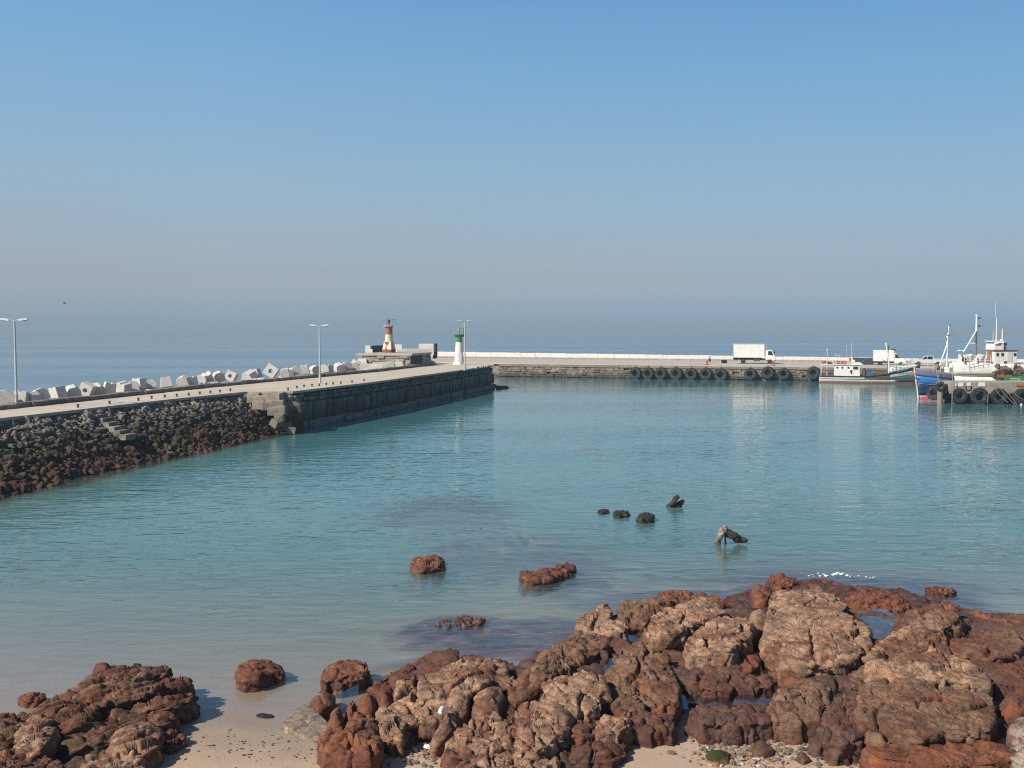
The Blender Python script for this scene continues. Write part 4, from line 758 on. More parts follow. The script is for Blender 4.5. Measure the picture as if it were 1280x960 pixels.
# rubble slope: one mound of stones nobody could count
def slope():
    top = np.array(IN[:-1]+[(-23.6, 87.4)]); base = np.array([(-33, 33), (-29.5, 45), (-27.0, 52.6), (-26.3, 59), (-24.3, 68), (-22.6, 71.5), (-21.9, 75), (-20.2, 85.0)])
    def along(P_, t):
        P_ = np.array(P_)
        s = np.r_[0, np.cumsum(np.hypot(*np.diff(P_, axis=0).T))]; return np.stack([np.interp(t*s[-1], s, P_[:, k]) for k in (0, 1)], 1)
    nu, nv = 760, 110; u = np.linspace(0, 1, nu); T, B = along(shift([tuple(p) for p in top], -.25), u), along(base, u); v = np.linspace(0, 1.22, nv)
    Pg = np.zeros((nu, nv, 3)); Pg[:, :, 0] = T[:, None, 0]+(B-T)[:, None, 0]*v; Pg[:, :, 1] = T[:, None, 1]+(B-T)[:, None, 1]*v
    prof = DZ-.2-(DZ-.2)*np.where(v < .3, .92*v, .276+(v-.3)*1.034); Pg[:, :, 2] = prof[None]
    V = Pg.reshape(-1, 3); n = np.cross(np.gradient(Pg, axis=0), np.gradient(Pg, axis=1)).reshape(-1, 3); n /= np.linalg.norm(n, axis=1, keepdims=True); n *= np.sign(n[:, 2:3])
    w = V+.25*np.stack([fbm(V*.8, 2, 1), fbm(V*.8+30, 2, 2), fbm(V*.8+60, 2, 3)], 1); d = .30*fbm(V*.45, 3, 4)
    f1, f2, i1, q1 = worley(w/.60, 5, True); d += .06*(.5-f1)+(i1-.5)*.20+.24*np.clip(q1, -1, 1)-.12*(1-sstep(0, .18, f2-f1)); g1, g2, i2, q2 = worley(w/.27+7, 6, True); d += .03*(.5-g1)+(i2-.5)*.12+.13*np.clip(q2, -1, 1); g1, g2, i2, q2 = worley(w/.13+3, 7, True); d += (i2-.5)*.05+.06*np.clip(q2, -1, 1)
    d += .05*fbm(V*4, 3, 8); vv = np.repeat(v[None], nu, 0).ravel(); d *= sstep(0, .03, vv)*(1-.45*sstep(.95, 1.2, vv)); d += .35*fbm(np.stack([V[:, 0]*.25, V[:, 1]*.25, 0*V[:, 0]], 1), 2, 44)*sstep(.6, 1, vv)
    # a hollow at the broken notch
    o = np_mesh('rubble_slope', V+n*d[:, None], grid_faces(nu, nv), MAT['rubble'], True); o['kind'] = 'stuff'
    r = np.random.default_rng(9); bm = bmesh.new(); bmesh.ops.create_icosphere(bm, subdivisions=1, radius=1); bv = np.array([q.co[:] for q in bm.verts]); bf = np.array([[q.index for q in f.verts] for f in bm.faces]); bm.free(); Vs, Fs = [], []
    for i in range(420):
        k = int(nu*(.25+.75*r.random())); k = min(k, nu-1); j = int(nv*(.02+.80*r.random())); p = Pg[k, j]; s = .06*(3.4**(r.random()**2.2))
        q = np.sign(bv)*np.abs(bv)**.6*(1+.32*r.standard_normal((len(bv), 1)))*s*np.array([1.3, 1, .7]); Vs.append(q+p+n.reshape(nu, nv, 3)[k, j]*.1); Fs.append(bf+i*len(bv))
    o = np_mesh('rubble_stones', np.concatenate(Vs), np.concatenate(Fs), MAT['rubble'], False); o['kind'] = 'stuff'
slope()
# squared blocks tumbled in the notch of the jetty
NB = [(318, 497, 1.0), (326, 499, .95), (334, 500, .95), (344, 498, 1.3), (325, 506, 1.0), (336, 507, 1.05), (348, 506, 1.15), (343, 514, .95), (351, 513, 1.05), (350, 521, .9), (361, 499, .7), (365, 507, .75), (358, 494, .8), (357, 533, .8), (364, 538, .7), (346, 529, .8)]
NL = ['squared tan block in the jetty notch, %s' % s for s in ('leftmost in the top course', 'second in the top course', 'third in the top course', 'biggest in the top course', 'left one in the second course', 'middle one in the second course', 'right one in the second course', 'left one in the third course', 'right one in the third course', 'lowest in the stack', 'tilted near the top of the wall end', 'tilted halfway down the wall end', 'loose under the deck corner', 'left of two fallen at the water edge', 'right of two fallen at the water edge', 'dark one fallen below the stack')]
for i, ((px, py, s), lb) in enumerate(zip(NB, NL)):
    Yb = 85.6-.04*(py-495)+(1.0 if px > 354 else 0); c = PY(px, py, Yb); mb = MB()
    mb.box((0, 0, 0), (s, s*1.1, s*.78), rr.uniform(-.15, .15) if i < 10 else rr.uniform(-.6, .6), jit=.07)
    o = mb.build('stone_block', MAT['platform_stone'], None, bevel=.05); o.location = c; tag(o, lb, 'stone block', 'squared blocks fallen in the notch')
    if i >= 10: o.rotation_euler = (rr.uniform(-.4, .4), rr.uniform(-.4, .4), 0)
m = MB()
for i in range(26): p = PY(rr.uniform(316, 372), rr.uniform(503, 540), 86.6); m.box(p, (1.1, 1.6, .9), rr.uniform(-.5, .5), jit=.18)
o = m.build('notch_rubble', MAT['rubble'], None); o['kind'] = 'stuff'

# mooring stubs along the deck edge
SP_ = [(-8+0, 518)] + [(97.5, 509.5), (137, 505.3), (173, 501), (189.6, 498.6), (206, 497), (221, 495.8), (236, 494.6), (249.8, 493), (263, 491.8), (275, 490.5), (288, 489), (360, 488), (371, 485.5), (380, 484), (390, 483), (399, 482.5), (408, 481.5), (416.5, 480.7), (426, 480), (440, 478.4), (455, 476.6)]
ref = None
for i, (px, py) in enumerate(SP_[1:]):
    c = P(px, py, DZ); nm = 'mooring_stub'
    if ref is None:
        mb = MB(); mb.cyl((0, 0, -.05), (0, 0, .20), .08, .07, 8); mb.cyl((0, 0, .18), (0, 0, .24), .11, .11, 8); ref = mb.build(nm, MAT['chassis'], None, True); o = ref
    else: o = ref.copy(); COL.objects.link(o)
    o.location = c; tag(o, 'small dark iron stub near the inner edge of the jetty deck', 'mooring stub', 'iron stubs along the jetty edge')

# ------------------------------------------------------------------ lamp posts
def lamp(px, py, pxt, pyt, label, rz):
    c = P(px, py, DZ); H = PY(pxt, pyt, c[1])[2]-DZ
    t = empty('street_lamp', label, 'street lamp', c, rz, 'double headed lamp posts on the jetty')
    m = MB(); m.cyl((0, 0, .0), (0, 0, .9), .125, .115, 12); m.cyl((0, 0, .9), (0, 0, H-.1), .085, .065, 12); m.build('pole', MAT['lamp_grey'], t, True)
    MB().box((0, 0, .03), (.42, .42, .06)).build('base_plate', MAT['lamp_grey'], t)
    for s in (-1, 1):
        MB().tube([(0, 0, H-.25), (s*.12, 0, H-.12), (s*.35, 0, H-.06)], .045, 8).build('arm', MAT['lamp_grey'], t, True)
        h = MB(); f = lambda u, v, w: (s*u, w, v)
        h.prism([(.3, H-.11), (.38, H-.16), (.92, H-.09), (.98, H-.02), (.9, H+.04), (.42, H-.01)], -.14, .14, f)
        hd = h.build('lamp_head', MAT['white_paint'], t, bevel=.02)
        l = MB(); l.box((s*.66, 0, H-.135), (.42, .2, .03), M=None); lo = l.build('lens', MAT['glass'], hd)
    return t
lamp(21, 509, 21, 398.5, 'tall double headed lamp post near the frame edge, by the first concrete blocks', .0)
lamp(400, 479.5, 399.5, 406, 'middle double headed lamp post, above the stone quay wall', .05)
lamp(581, 463, 583.5, 400.5, 'farthest double headed lamp post, beside the green and white beacon', .3)

# ------------------------------------------------------------------ armour blocks
def armour_mesh(hole, seed):
    r = np.random.default_rng(seed); m = MB(); s = 1.0
    if hole:
        n = 24; vs = []; fs = []
        for y in (-.8, .8):
            k = .92 if y > 0 else 1.0
            for i in range(n):
                a = 2*math.pi*i/n+math.pi/4; q = 1/max(abs(math.cos(a)), abs(math.sin(a))); vs.append((math.cos(a)*q*s*k, y, math.sin(a)*q*s*k))
            for i in range(n):
                a = 2*math.pi*i/n+math.pi/4; vs.append((math.cos(a)*.36, y, math.sin(a)*.36))
        for i in range(n):
            j = (i+1) % n; fs += [(i, j, n+j, n+i), (2*n+i, 3*n+i, 3*n+j, 2*n+j), (i, 2*n+i, 2*n+j, j), (n+i, n+j, 3*n+j, 3*n+i)]
        m.add(vs, fs)
    else:
        pr = [(-1, -.9), (1, -.9), (1, .35), (.45, .95), (-.55, .95), (-1, .5)] if seed % 2 else [(-1, -.9), (1, -.9), (.78, .95), (.2, .95), (0, .72), (-.2, .95), (-.82, .95)]
        m.prism(pr, -.85, .85, lambda u, v, w: (u, w, v))
    return m.build('armour_block', MAT['armour'], None, bevel=.05)
AM = [armour_mesh(False, 1), armour_mesh(False, 2), armour_mesh(True, 3)]
AB = [(5, 45, 16, 0), (-28, 40, 14, 1), (27, 22, 12, 1), (37, 18, 9, 0), (51, 20, 14, 0), (74, 18, 14, 1), (93, 24, 13, 0), (109, 24, 15, 2), (122, 13, 12, 0), (138, 17, 13, 1), (153, 14, 11, 1), (165, 14, 10, 0), (176, 7, 16, 1), (187, 13, 10, 0), (206, 19, 13, 1), (231, 20, 12, 0), (241, 14, 10, 1), (253, 10, 9, 0), (263, 12, 14, 1), (274, 17, 15, 0), (288, 19, 14, 2), (314, 24, 11, 0), (322, 12, 14, 1), (340, 23, 19, 2), (356, 10, 10, 0), (364, 10, 10, 1), (371, 10, 13, 0), (384, 15, 14, 1), (396, 10, 11, 0), (407, 11, 12, 0), (412, 9, 10, 1), (425, 13, 12, 0), (433, 9, 12, 1), (443, 17, 12, 0), (427, 12, 11, 0), (436, 11, 13, 1), (446, 14, 16, 2)]
WD = ['pale concrete armour block', 'weathered concrete armour block', 'concrete armour block with a round hole']
ORD = 'first second third fourth fifth sixth seventh eighth ninth tenth eleventh twelfth thirteenth fourteenth fifteenth sixteenth seventeenth eighteenth nineteenth twentieth'.split()
AO = shift(OUTE, -1.5)
AP = []
for px, w, hgt, ty in AB:
    for A, B in zip(AO[:-1], AO[1:]):
        q = PL(px, A, B); 
        if min(A[1], B[1]) <= q[1] <= max(A[1], B[1]): break
    AP.append((px, w, hgt, ty, q))
left = sorted([a for a in AP if a[0] > 21 and a[0] < 400], key=lambda a: a[0]); far = sorted([a for a in AP if a[0] > 400], key=lambda a: a[0]); near = sorted([a for a in AP if a[0] <= 21], key=lambda a: a[0])
h1 = len(left)//2
def alabel(a):
    if a in near: return WD[a[3]]+(' just before the nearest lamp post' if a is near[-1] else ' cut off by the frame edge')
    if a in far: return '%s, %s one beyond the middle lamp post' % (WD[a[3]], ORD[far.index(a)])
    i = left.index(a)
    if i < h1: return '%s, %s one past the nearest lamp post' % (WD[a[3]], ORD[i])
    return '%s, %s one counted back from the middle lamp post' % (WD[a[3]], ORD[len(left)-1-i])
used = set()
for a in AP:
    px, w, hgt, ty, q = a; s = q[1]/F; top = DZ+.45+hgt*s*.62; W_ = w*s/2*.85
    o = AM[ty] if ty not in used else AM[ty].copy()
    if ty in used: COL.objects.link(o)
    used.add(ty); sc = max(.52, min(1.0, W_*.76)); e = (rr.uniform(-.35, .35), rr.uniform(-.5, .5), rr.uniform(-.7, .7)) if ty != 2 else (rr.uniform(-.15, .15), rr.choice([.45, -.35, .6]), rr.uniform(-.25, .05))
    o.scale = (sc, sc, sc); o.rotation_euler = e; o.location = (q[0]+rr.uniform(-.3, .1), q[1], top-sc*.95); tag(o, alabel(a), 'concrete block', 'concrete armour blocks along the jetty')
# the rubble bank they sit on
m = MB(); A1, A2 = shift(OUTE, -.2), shift(OUTE, -4.2)
for i in range(len(OUTE)-1): m.add([(*A1[i], DZ-.1), (*A1[i+1], DZ-.1), (*A2[i+1], 2.2), (*A2[i], 2.2), (*shift(OUTE, -9)[i], -2), (*shift(OUTE, -9)[i+1], -2)], [(0, 1, 2, 3), (3, 2, 5, 4)])
o = m.build('rubble_bank', MAT['rubble'], None); o['kind'] = 'stuff'
m = MB()
for k in range(170):
    i = rr.randrange(len(OUTE)-1); t = rr.random(); d = rr.uniform(.4, 6); A_ = np.array(shift(OUTE, -d)[i])*(1-t)+np.array(shift(OUTE, -d)[i+1])*t; m.box((*A_, DZ-.2-max(0, d-.2)*.42), (1.2, 1.3, 1.0), rr.uniform(0, 3), jit=.3)
o = m.build('bank_stones', MAT['armour'], None); o['kind'] = 'stuff'

# ------------------------------------------------------------------ stone platform with the red and white beacon
pl = empty('beacon_platform', 'stepped rough stone platform with low white walls carrying the red and white beacon', 'platform', (-18, 146, 0))
PX = np.array([-18, 146, 0.0]); d_ = np.array([.25, .968]); e_ = np.array([.985, -.17])
C0 = np.array(PL(447, (-30, 145), (0, 145))); C1 = np.array(PL(513, (-30, 144.2), (0, 144.2)))
fr0, fr1 = C0, C1; bk0, bk1 = C0+d_*13, C1+np.array([2.2, 8.5])
def Q(p): return (p[0]-PX[0], p[1]-PX[1])
ZP = 5.42
m = MB(); m.prism([Q(p) for p in (fr0, fr1, bk1, bk0)], DZ-.5, ZP-.3); m.build('core', MAT['platform_stone'], pl)
m = MB(); m.prism([Q(p) for p in (fr0+[-.2, -.2], fr1+[.2, -.2], bk1+[.2, .2], bk0+[-.2, .2])], ZP-.295, ZP); m.build('coping', MAT['concrete'], pl)
JL_ = JL.copy(); JL[:] = PX
m = MB()
for z0, z1 in ((DZ-.3, DZ+.3), (DZ+.32, DZ+.75), (DZ+.77, DZ+1.2), (DZ+1.22, ZP-.3)): course(m, fr0, fr1, z0, z1, .4, 1.3, .5, .12, .14, rr, .06, .06, .06)
m.build('front_stones', MAT['platform_stone'], pl)
m = MB(); course(m, fr1, bk1, DZ-.2, ZP-.31, 2.5, 3.5, .4, .08, .02, rr); m.build('shade_painted_side', MAT['dark_block_and_shade'], pl)  # side face coloured near-black to stand in for its shade
for i, (px, py, w, h) in enumerate([(466, 462, 3.0, .9), (478, 460, 3.6, 1.1), (490, 459, 3.0, .8), (502, 457.5, 2.2, .7), (455, 463, 2.0, 1.1), (452, 459, 1.4, 1.4)]): c = P(px, py, DZ); MB().box((c[0]-PX[0], c[1]-PX[1]+1, DZ+h*.3), (w, 2.0, h), rr.uniform(-.2, .3), .8, .18).build('broken_slab', MAT['armour'], pl)
def pwall(name, p0, p1, z0, z1, th, mat, label=None):
    p0, p1 = np.array(p0), np.array(p1); Ln = np.linalg.norm(p1-p0); c = (p0+p1)/2
    return tag(MB().box((*Q(c), (z0+z1)/2), (Ln, th, z1-z0), math.atan2(*(p1-p0)[::-1])).build(name, mat, pl, bevel=.03), label)
Yw = 155
pt = lambda px, Y: np.array(PL(px, (-40, Y), (10, Y)))
pwall('parapet', pt(457, 150), pt(463.5, 150), ZP, ZP+1.05, .7, MAT['parapet_white'])
pwall('parapet', pt(457.5, 149), pt(466, 149), ZP, ZP+.55, .5, MAT['parapet_white'])
pwall('shade_painted_parapet', pt(463, 151), pt(480, 158), ZP, ZP+1.0, .5, MAT['dark_block_and_shade'], 'stretch of parapet painted dark as shade')  # shade of the inner parapet face put into its dark colour
pwall('parapet', pt(490, 157), pt(503, 157), ZP, ZP+1.1, .6, MAT['parapet_white'])
pwall('parapet', pt(496, 156), pt(540, 157), ZP, ZP+.45, .5, MAT['parapet_white'])
pwall('end_wall', pt(524, 158.5), pt(542.5, 158.5), ZP-.6, ZP+1.2, 1.2, MAT['parapet_white'])
pwall('shade_painted_parapet', pt(543, 160), pt(545, 166), ZP-1.2, ZP+1.15, .5, MAT['dark_block_and_shade'])  # shaded end of the wall, its shade painted as a dark colour
m = MB(); f0 = bk1
for i in range(6): c = pt(528+i*2.6, 150+i*.9); m.box((*Q(c), DZ+.85-.14*i), (.8, 2.2, 1.7-.28*i), .1)
m.build('steps', MAT['concrete'], pl)
JL[:] = JL_
bb = P(534.5, 453, DZ); o = empty('mooring_bollard', 'orange red bollard at the foot of the platform steps', 'bollard', (bb[0]+.2, bb[1]-6, DZ)); MB().lathe([(.45, 0), (.42, .15), (.25, .25), (.2, .8), (.3, .9), (.34, 1.05), (.2, 1.2)], 14).build('post', MAT['orange_paint'], o, True)
# red and white beacon
b0 = PY(486.3, 440, 150.0); bt = empty('beacon_tower', 'red and white tapering beacon tower with railed gallery on the stone platform', 'beacon', (b0[0], b0[1], ZP), -.35)
def sq(m, z0, z1, r0, r1, n=8): return m.lathe([(r0, z0), (r1, z1)], n)
sc_ = 150/F
m = MB(); sq(m, 0, .25, 1.05, .98, 8); m.build('plinth', MAT['tower_red_brown'], bt)
m = MB()
for a in range(4):
    t = a*math.pi/2+math.pi/4; m.prism([(-.24, -.24), (.24, -.24), (.24, .24), (-.24, .24)], 0, 1, lambda u, v, w, t=t: ((.62-.17*w)*math.cos(t)*1.15+u*(1-.2*w), (.62-.17*w)*math.sin(t)*1.15+v*(1-.2*w), .45+w*1.25))
m.build('leg', MAT['tower_white'], bt)
m = MB(); m.box((0, 0, .36), (1.55, 1.55, .22)); m.build('leg_band', MAT['tower_red_brown'], bt)
MB().lathe([(.52, .45), (.46, 1.72)], 8).build('core', MAT['tower_white'], bt)
MB().lathe([(.66, 1.55), (.6, 1.72)], 8).build('shoulder', MAT['tower_white'], bt)
m = MB(); m.box((-.1, -.6, 1.55), (.6, .26, .16)); m.box((-.1, -.56, 1.32), (.5, .12, .3)); m.build('canopy', MAT['tower_orange'], bt)
m = MB(); m.box((-.1, -.5, .85), (.55, .1, .8)); m.build('door', MAT['cream_paint'], bt)
MB().lathe([(.60, 1.72), (.55, 2.72)], 16).build('white_band', MAT['tower_white'], bt, True)
MB().lathe([(.555, 2.72), (.53, 3.75), (.66, 3.85), (.66, 3.95)], 16).build('orange_band', MAT['tower_orange'], bt, True)
MB().lathe([(.82, 3.95), (.82, 4.05)], 16).build('gallery_floor', MAT['white_paint'], bt)
def railing(root, r, z0, z1, n, mat, sq_=True):
    m = MB(); pts = [(r*math.cos(2*math.pi*i/n+.4), r*math.sin(2*math.pi*i/n+.4)) for i in range(n)]
    for i, p in enumerate(pts):
        q = pts[(i+1) % n]; m.cyl((*p, z0), (*p, z1), .035, n=6); m.cyl((*p, z1), (*q, z1), .035, n=6); m.cyl((*p, (z0+z1)/2), (*q, (z0+z1)/2), .018, n=6)
    return m.build('railing', mat, root)
railing(bt, .98, 4.0, 4.95, 6, MAT['rail_grey'])
m = MB(); m.lathe([(.1, 4.05), (.1, 4.5), (.2, 4.55), (.22, 4.8), (.14, 4.95), (.05, 5.05), (.03, 5.2)], 10); m.build('lantern', MAT['dark_metal'], bt, True)
# green and white beacon
g0 = P(574, 455.5, DZ); gt = empty('beacon_tower', 'slim white beacon with bright green top and railing on the jetty end', 'beacon', (g0[0], g0[1], DZ), .2)
MB().lathe([(1.0, 0), (.95, .35), (.75, .36)], 8).build('plinth', MAT['tower_clean_white'], gt)
MB().lathe([(.74, .3), (.53, 3.45)], 20).build('shaft', MAT['tower_clean_white'], gt, True)
MB().lathe([(.535, 3.45), (.50, 3.95), (.48, 4.3), (.75, 4.55), (.8, 4.65), (.5, 4.66)], 20).build('green_top', MAT['vivid_green'], gt, True)
m = MB(); [m.box((.62*math.cos(a), .62*math.sin(a), 4.42), (.34, .06, .3), a) for a in np.linspace(0, 5.5, 8)]; m.build('bracket', MAT['vivid_green'], gt)
railing(gt, .78, 4.6, 5.6, 6, MAT['rail_grey'])
m = MB(); m.lathe([(.16, 4.65), (.14, 5.05), (.2, 5.1), (.18, 5.35), (.04, 5.5), (.03, 5.75)], 10); m.build('lantern', MAT['rail_grey'], gt, True)
m = MB(); m.box((0, -.74, 1.1), (.5, .1, 1.5)); m.build('door', MAT['white_paint'], gt)

# ================================================================== far pier
PA, PB = np.array([-2.5, 187.6]), np.array([112.0, 153.6]); pt_ = (PB-PA)/np.linalg.norm(PB-PA); pn = np.array([pt_[1], -pt_[0]]); PZ = 2.6
pier = empty('pier', 'long low stone pier with a white parapet across the far side of the harbour', 'pier', (40, 175, 0)); PO = np.array([40, 175, 0.0])
def LP(p): return (p[0]-PO[0], p[1]-PO[1])
PW0, PW1 = np.array([-24, 225.0]), np.array([125, 171.0])
m = MB(); m.prism([LP(p) for p in (PA-pn*-.0, PB, PW1+[0, 2], PW0+[0, 2], (-24, 200))], PZ-.25, PZ); m.build('deck', MAT['concrete'], pier)
m = MB(); m.prism([LP(p) for p in (PA-pn*.3+pt_*.3, PB-pn*.3, PW1, PW0, (-23, 201))], -6, PZ-.255); m.build('core', MAT['pier_stone'], pier)
JL[:] = PO; m = MB()
for z0, z1 in ((-1.5, .05), (.05, .55), (.55, 1.0), (1.0, 1.45), (1.45, 1.9)): course(m, PA, PB, z0, z1, .35, 1.5, .7, .05, .10, rr, .06, .10, .03)
course(m, (-18, 205), PA, -1.5, 1.9, .6, 1.7, .7, .02, .08, rr)
m.build('pier_wall', MAT['pier_stone'], pier)
m = MB(); course(m, PA, PB, 1.93, PZ-.26, 3, 6, .9, .14, .03, rr, .04); m.build('capping', MAT['platform_stone'], pier)
nseg = 46; m = MB()
for i in range(nseg):
    t0, t1 = i/nseg, (i+1)/nseg; a = PW0+(PW1-PW0)*t0; b = PW0+(PW1-PW0)*t1; zt = 3.95-.55*min(1, (t0+t1)/2*1.5)+rr.uniform(-.03, .03)
    m.box((*LP((a+b)/2), (PZ-.1+zt)/2), (np.linalg.norm(b-a)-.03, .8, zt-PZ+.1), math.atan2(*(b-a)[::-1]), jit=.015)
m.build('parapet', MAT['parapet_white'], pier)
m = MB(); k0, k1 = PW0+np.array([.3, -1.6]), PW1+np.array([.3, -1.6]); m.box((*LP((k0+k1)/2), PZ+.15), (np.linalg.norm(k1-k0), 1.2, .3), math.atan2(*(k1-k0)[::-1])); m.build('parapet_step', MAT['platform_stone'], pier)
JL[:] = JL_
m = MB()
for k in range(60):
    u = rr.random(); p = np.array([-22, 203])*(1-u)+(PA+np.array([6, -1.0]))*u; m.box((*p, rr.uniform(-.4, 1.6)), (1.6, 1.6, 1.2), rr.uniform(0, 3), jit=.4)
o = m.build('pier_rubble', MAT['pier_stone'], None); o['kind'] = 'stuff'
# ================================================================== tyres hung along the pier and the quay
def tyre_mesh(mat):
    m = MB(); prof = [(.44, -.30), (.56, -.42), (.80, -.44), (.95, -.40), (1.0, -.28), (1.0, .28), (.95, .40), (.80, .44), (.56, .42), (.44, .30), (.42, .0)]
    m.lathe(prof, 28, M=Matrix.Rotation(math.pi/2, 3, 'X'), closed=True)
    for i in range(22):
        a = 2*math.pi*i/22; m.box((1.0*math.cos(a), (.13 if i % 2 else -.13), 1.0*math.sin(a)), (.07, .5, .12), M=Matrix.Rotation(-a, 3, 'Y'))
    return m.build('tyre_fender', mat, None, True)
TY = tyre_mesh(MAT['rubber']); tyn = [0]
def tyre(px, py, r, A, B, label, group, off=.5, ztop=2.5, tilt=.0, yaw=.0):
    q = PL(px, A, B); n = np.array([(B-A)[1], -(B-A)[0]])/np.linalg.norm(B-A); c = PY(px, py, q[1]); o = TY if tyn[0] == 0 else TY.copy()
    if tyn[0]: COL.objects.link(o)
    tyn[0] += 1; ang = math.atan2(*(B-A)[::-1]); s = r
    o.scale = (s, s*.95, s); o.location = (q[0]+n[0]*off, q[1]+n[1]*off, c[2]); o.rotation_euler = (tilt, rr.uniform(0, 3), ang+yaw) if False else (tilt, 0, ang+yaw)
    ch = MB(); ch.tube([(-.1, .05, .9), (-.12, .25, 1.25), (-.1, .55, max(1.35, (ztop-c[2])/s))], .035, 5); ch.build('chain', MAT['rust'], o)
    tag(o, label, 'tyre', group); return o
far_t = [(795.2, 466.4, 1.08), (810.9, 466.6, 1.05), (826.8, 466.6, 1.06), (846, 466.8, 1.1), (864.8, 467.3, 1.05), (883, 467, 1.08), (901.8, 468.4, 1.12), (938.6, 467.4, 1.05), (960.4, 465.5, 1.05), (980.3, 467.2, 1.0), (1017.3, 465.8, 1.08)]
for i, (px, py, r) in enumerate(far_t):
    lb = ('big black tyre on the pier, %s from the left in the row of seven' % ORD[i]) if i < 7 else ['big black tyre under the rear half of the white lorry', 'big black tyre hung higher than its neighbours under the lorry cab', 'big black tyre on the pier wall just right of the lorry', 'big black tyre at the stern of the white and green boat'][i-7]
    tyre(px, py, r, PA, PB, lb, 'tyres hung on the far pier', yaw=-.18)
# right-hand quay
QA, QB = np.array([52.6, 119.6]), np.array([100.0, 118.8]); QZ = 2.68; QO = np.array([70, 121, 0.0])
quay = empty('quay', 'weathered concrete quay with tyres and ropes hiding the lower part of the two big boats', 'quay', (70, 121, 0))
q0 = PL(1187, QA, QB)
m = MB(); m.box(((q0[0]+100)/2-70, 119.2+1.3-121, (QZ+1.2)/2), (100-q0[0], 2.6, QZ-1.2), 0, jit=.02); m.build('beam', MAT['quay_concrete'], quay, bevel=.08)
m = MB()
for x in np.arange(q0[0]+1.2, 100, 3.6): m.cyl((x-70, 120.2-121, -5), (x-70, 120.2-121, 1.25), .42, n=12)
m.build('pile', MAT['quay_concrete'], quay, True)
m = MB(); m.box(((q0[0]+101)/2-70, 121.3-121, -1.8), (100-q0[0], 1.2, 5.7)); m.build('back_wall', MAT['quay_stone'], quay)
m = MB()
for px, w in ((1200, .9), (1212, .5), (1228, .8)): c = PY(px, 480.5, 119.05); m.box((c[0]-70, 119.17-121, c[2]), (w, .06, .45), jit=.03)
m.build('white_patch', MAT['tower_clean_white'], quay)
m = MB(); c = PY(1279, 481, 119.05); m.box((c[0]-70, 119.15-121, c[2]), (1.6, .1, .35)); m.build('orange_plate', MAT['orange_paint'], quay)
for px, py, r, lb in [(1198, 494.2, .88, 'big tyre on the quay, first one right of the leaning pile'), (1223, 495.4, 1.04, 'largest tyre on the quay face, green with weed inside'), (1247.5, 495.2, .95, 'tyre on the quay face half covered by hanging mooring ropes'), (1276, 495.4, .95, 'tyre on the quay face at the frame edge'), (1300, 495.4, .95, 'tyre on the quay face beyond the frame edge')]:
    tyre(px, py, r, QA, QB, lb, 'tyres hung on the quay', off=.45, ztop=2.6, yaw=.05)
tyre(1210, 484.8, .45, QA, QB, 'small tyre hung high on the quay between two big ones', 'tyres hung on the quay', off=.2, ztop=2.6)
pp = PY(1174.5, 503, 119.4); pile = empty('mooring_pile', 'stout weathered timber pile with iron cap standing before the blue bow', 'pile', (pp[0], pp[1], 0))
MB().cyl((0, 0, -4), (.05, 0, 2.0), .36, .33, 14).build('post', MAT['wood_weathered'], pile, True); m = MB(); m.cyl((.05, 0, 1.98), (.05, 0, 2.4), .28, .2, 12); m.box((.0, 0, 2.5), (.7, .5, .3), .4, jit=.08); m.build('cap', MAT['rust'], pile)
tyre(1181.5, 489.5, .9, QA+np.array([0, .9]), QB+np.array([0, .9]), 'big tyre behind the timber pile against the blue hull', 'tyres round the timber pile', off=.3, ztop=2.4, yaw=.5)
tyre(1167.5, 491, .85, QA+np.array([0, .9]), QB+np.array([0, .9]), 'tyre on the left side of the timber pile', 'tyres round the timber pile', off=.3, ztop=2.4, yaw=-.7)
tyre(1174, 483, .5, QA, QB, 'smaller tyre hung on top of the timber pile', 'tyres round the timber pile', off=.5, ztop=2.3)
def rope(name, label, pts, r=.028, cat='rope', group=None): return tag(MB().tube(pts, r, 6).build(name, MAT['rope'], None, True), label, cat, group)
def sag(a, b, s, n=12): return [tuple(np.array(a)*(1-t)+np.array(b)*t-np.array([0, 0, s*4*t*(1-t)])) for t in np.linspace(0, 1, n)]
for i, (p0, p1, s) in enumerate([((1238, 477.5), (1260, 503), .25), ((1244, 478), (1268, 505), .1), ((1252, 478), (1271, 505), .1), ((1236, 478), (1234.5, 504), .02), ((1258, 479), (1279, 499), .3)]):
    rope('mooring_rope', ['mooring rope sagging across the roped tyre, first from the left', 'mooring rope down the quay ending at the white float', 'steepest slanting mooring rope over the quay face', 'rope hanging straight down the quay beside the largest tyre', 'mooring rope slanting to the tyre at the frame edge'][i], sag(PY(*p0, 118.4), PY(*p1, 118.0), s), group='mooring ropes on the quay')
rope('mooring_rope', 'pale frayed rope hanging straight down at the quay end beside the pile', sag(PY(1191, 462, 118.6), PY(1190, 505, 118.6), .05), .045)
c = P(1270.5, 505.2, 0); o = MB(); o.lathe([(0, -.1), (.1, -.07), (.14, 0), (.1, .08), (0, .12)], 12); tag(o.build('float', MAT['white_paint'], None, True), 'small white float at the end of a rope by the quay', 'float').location = (c[0], 117.6, .05)

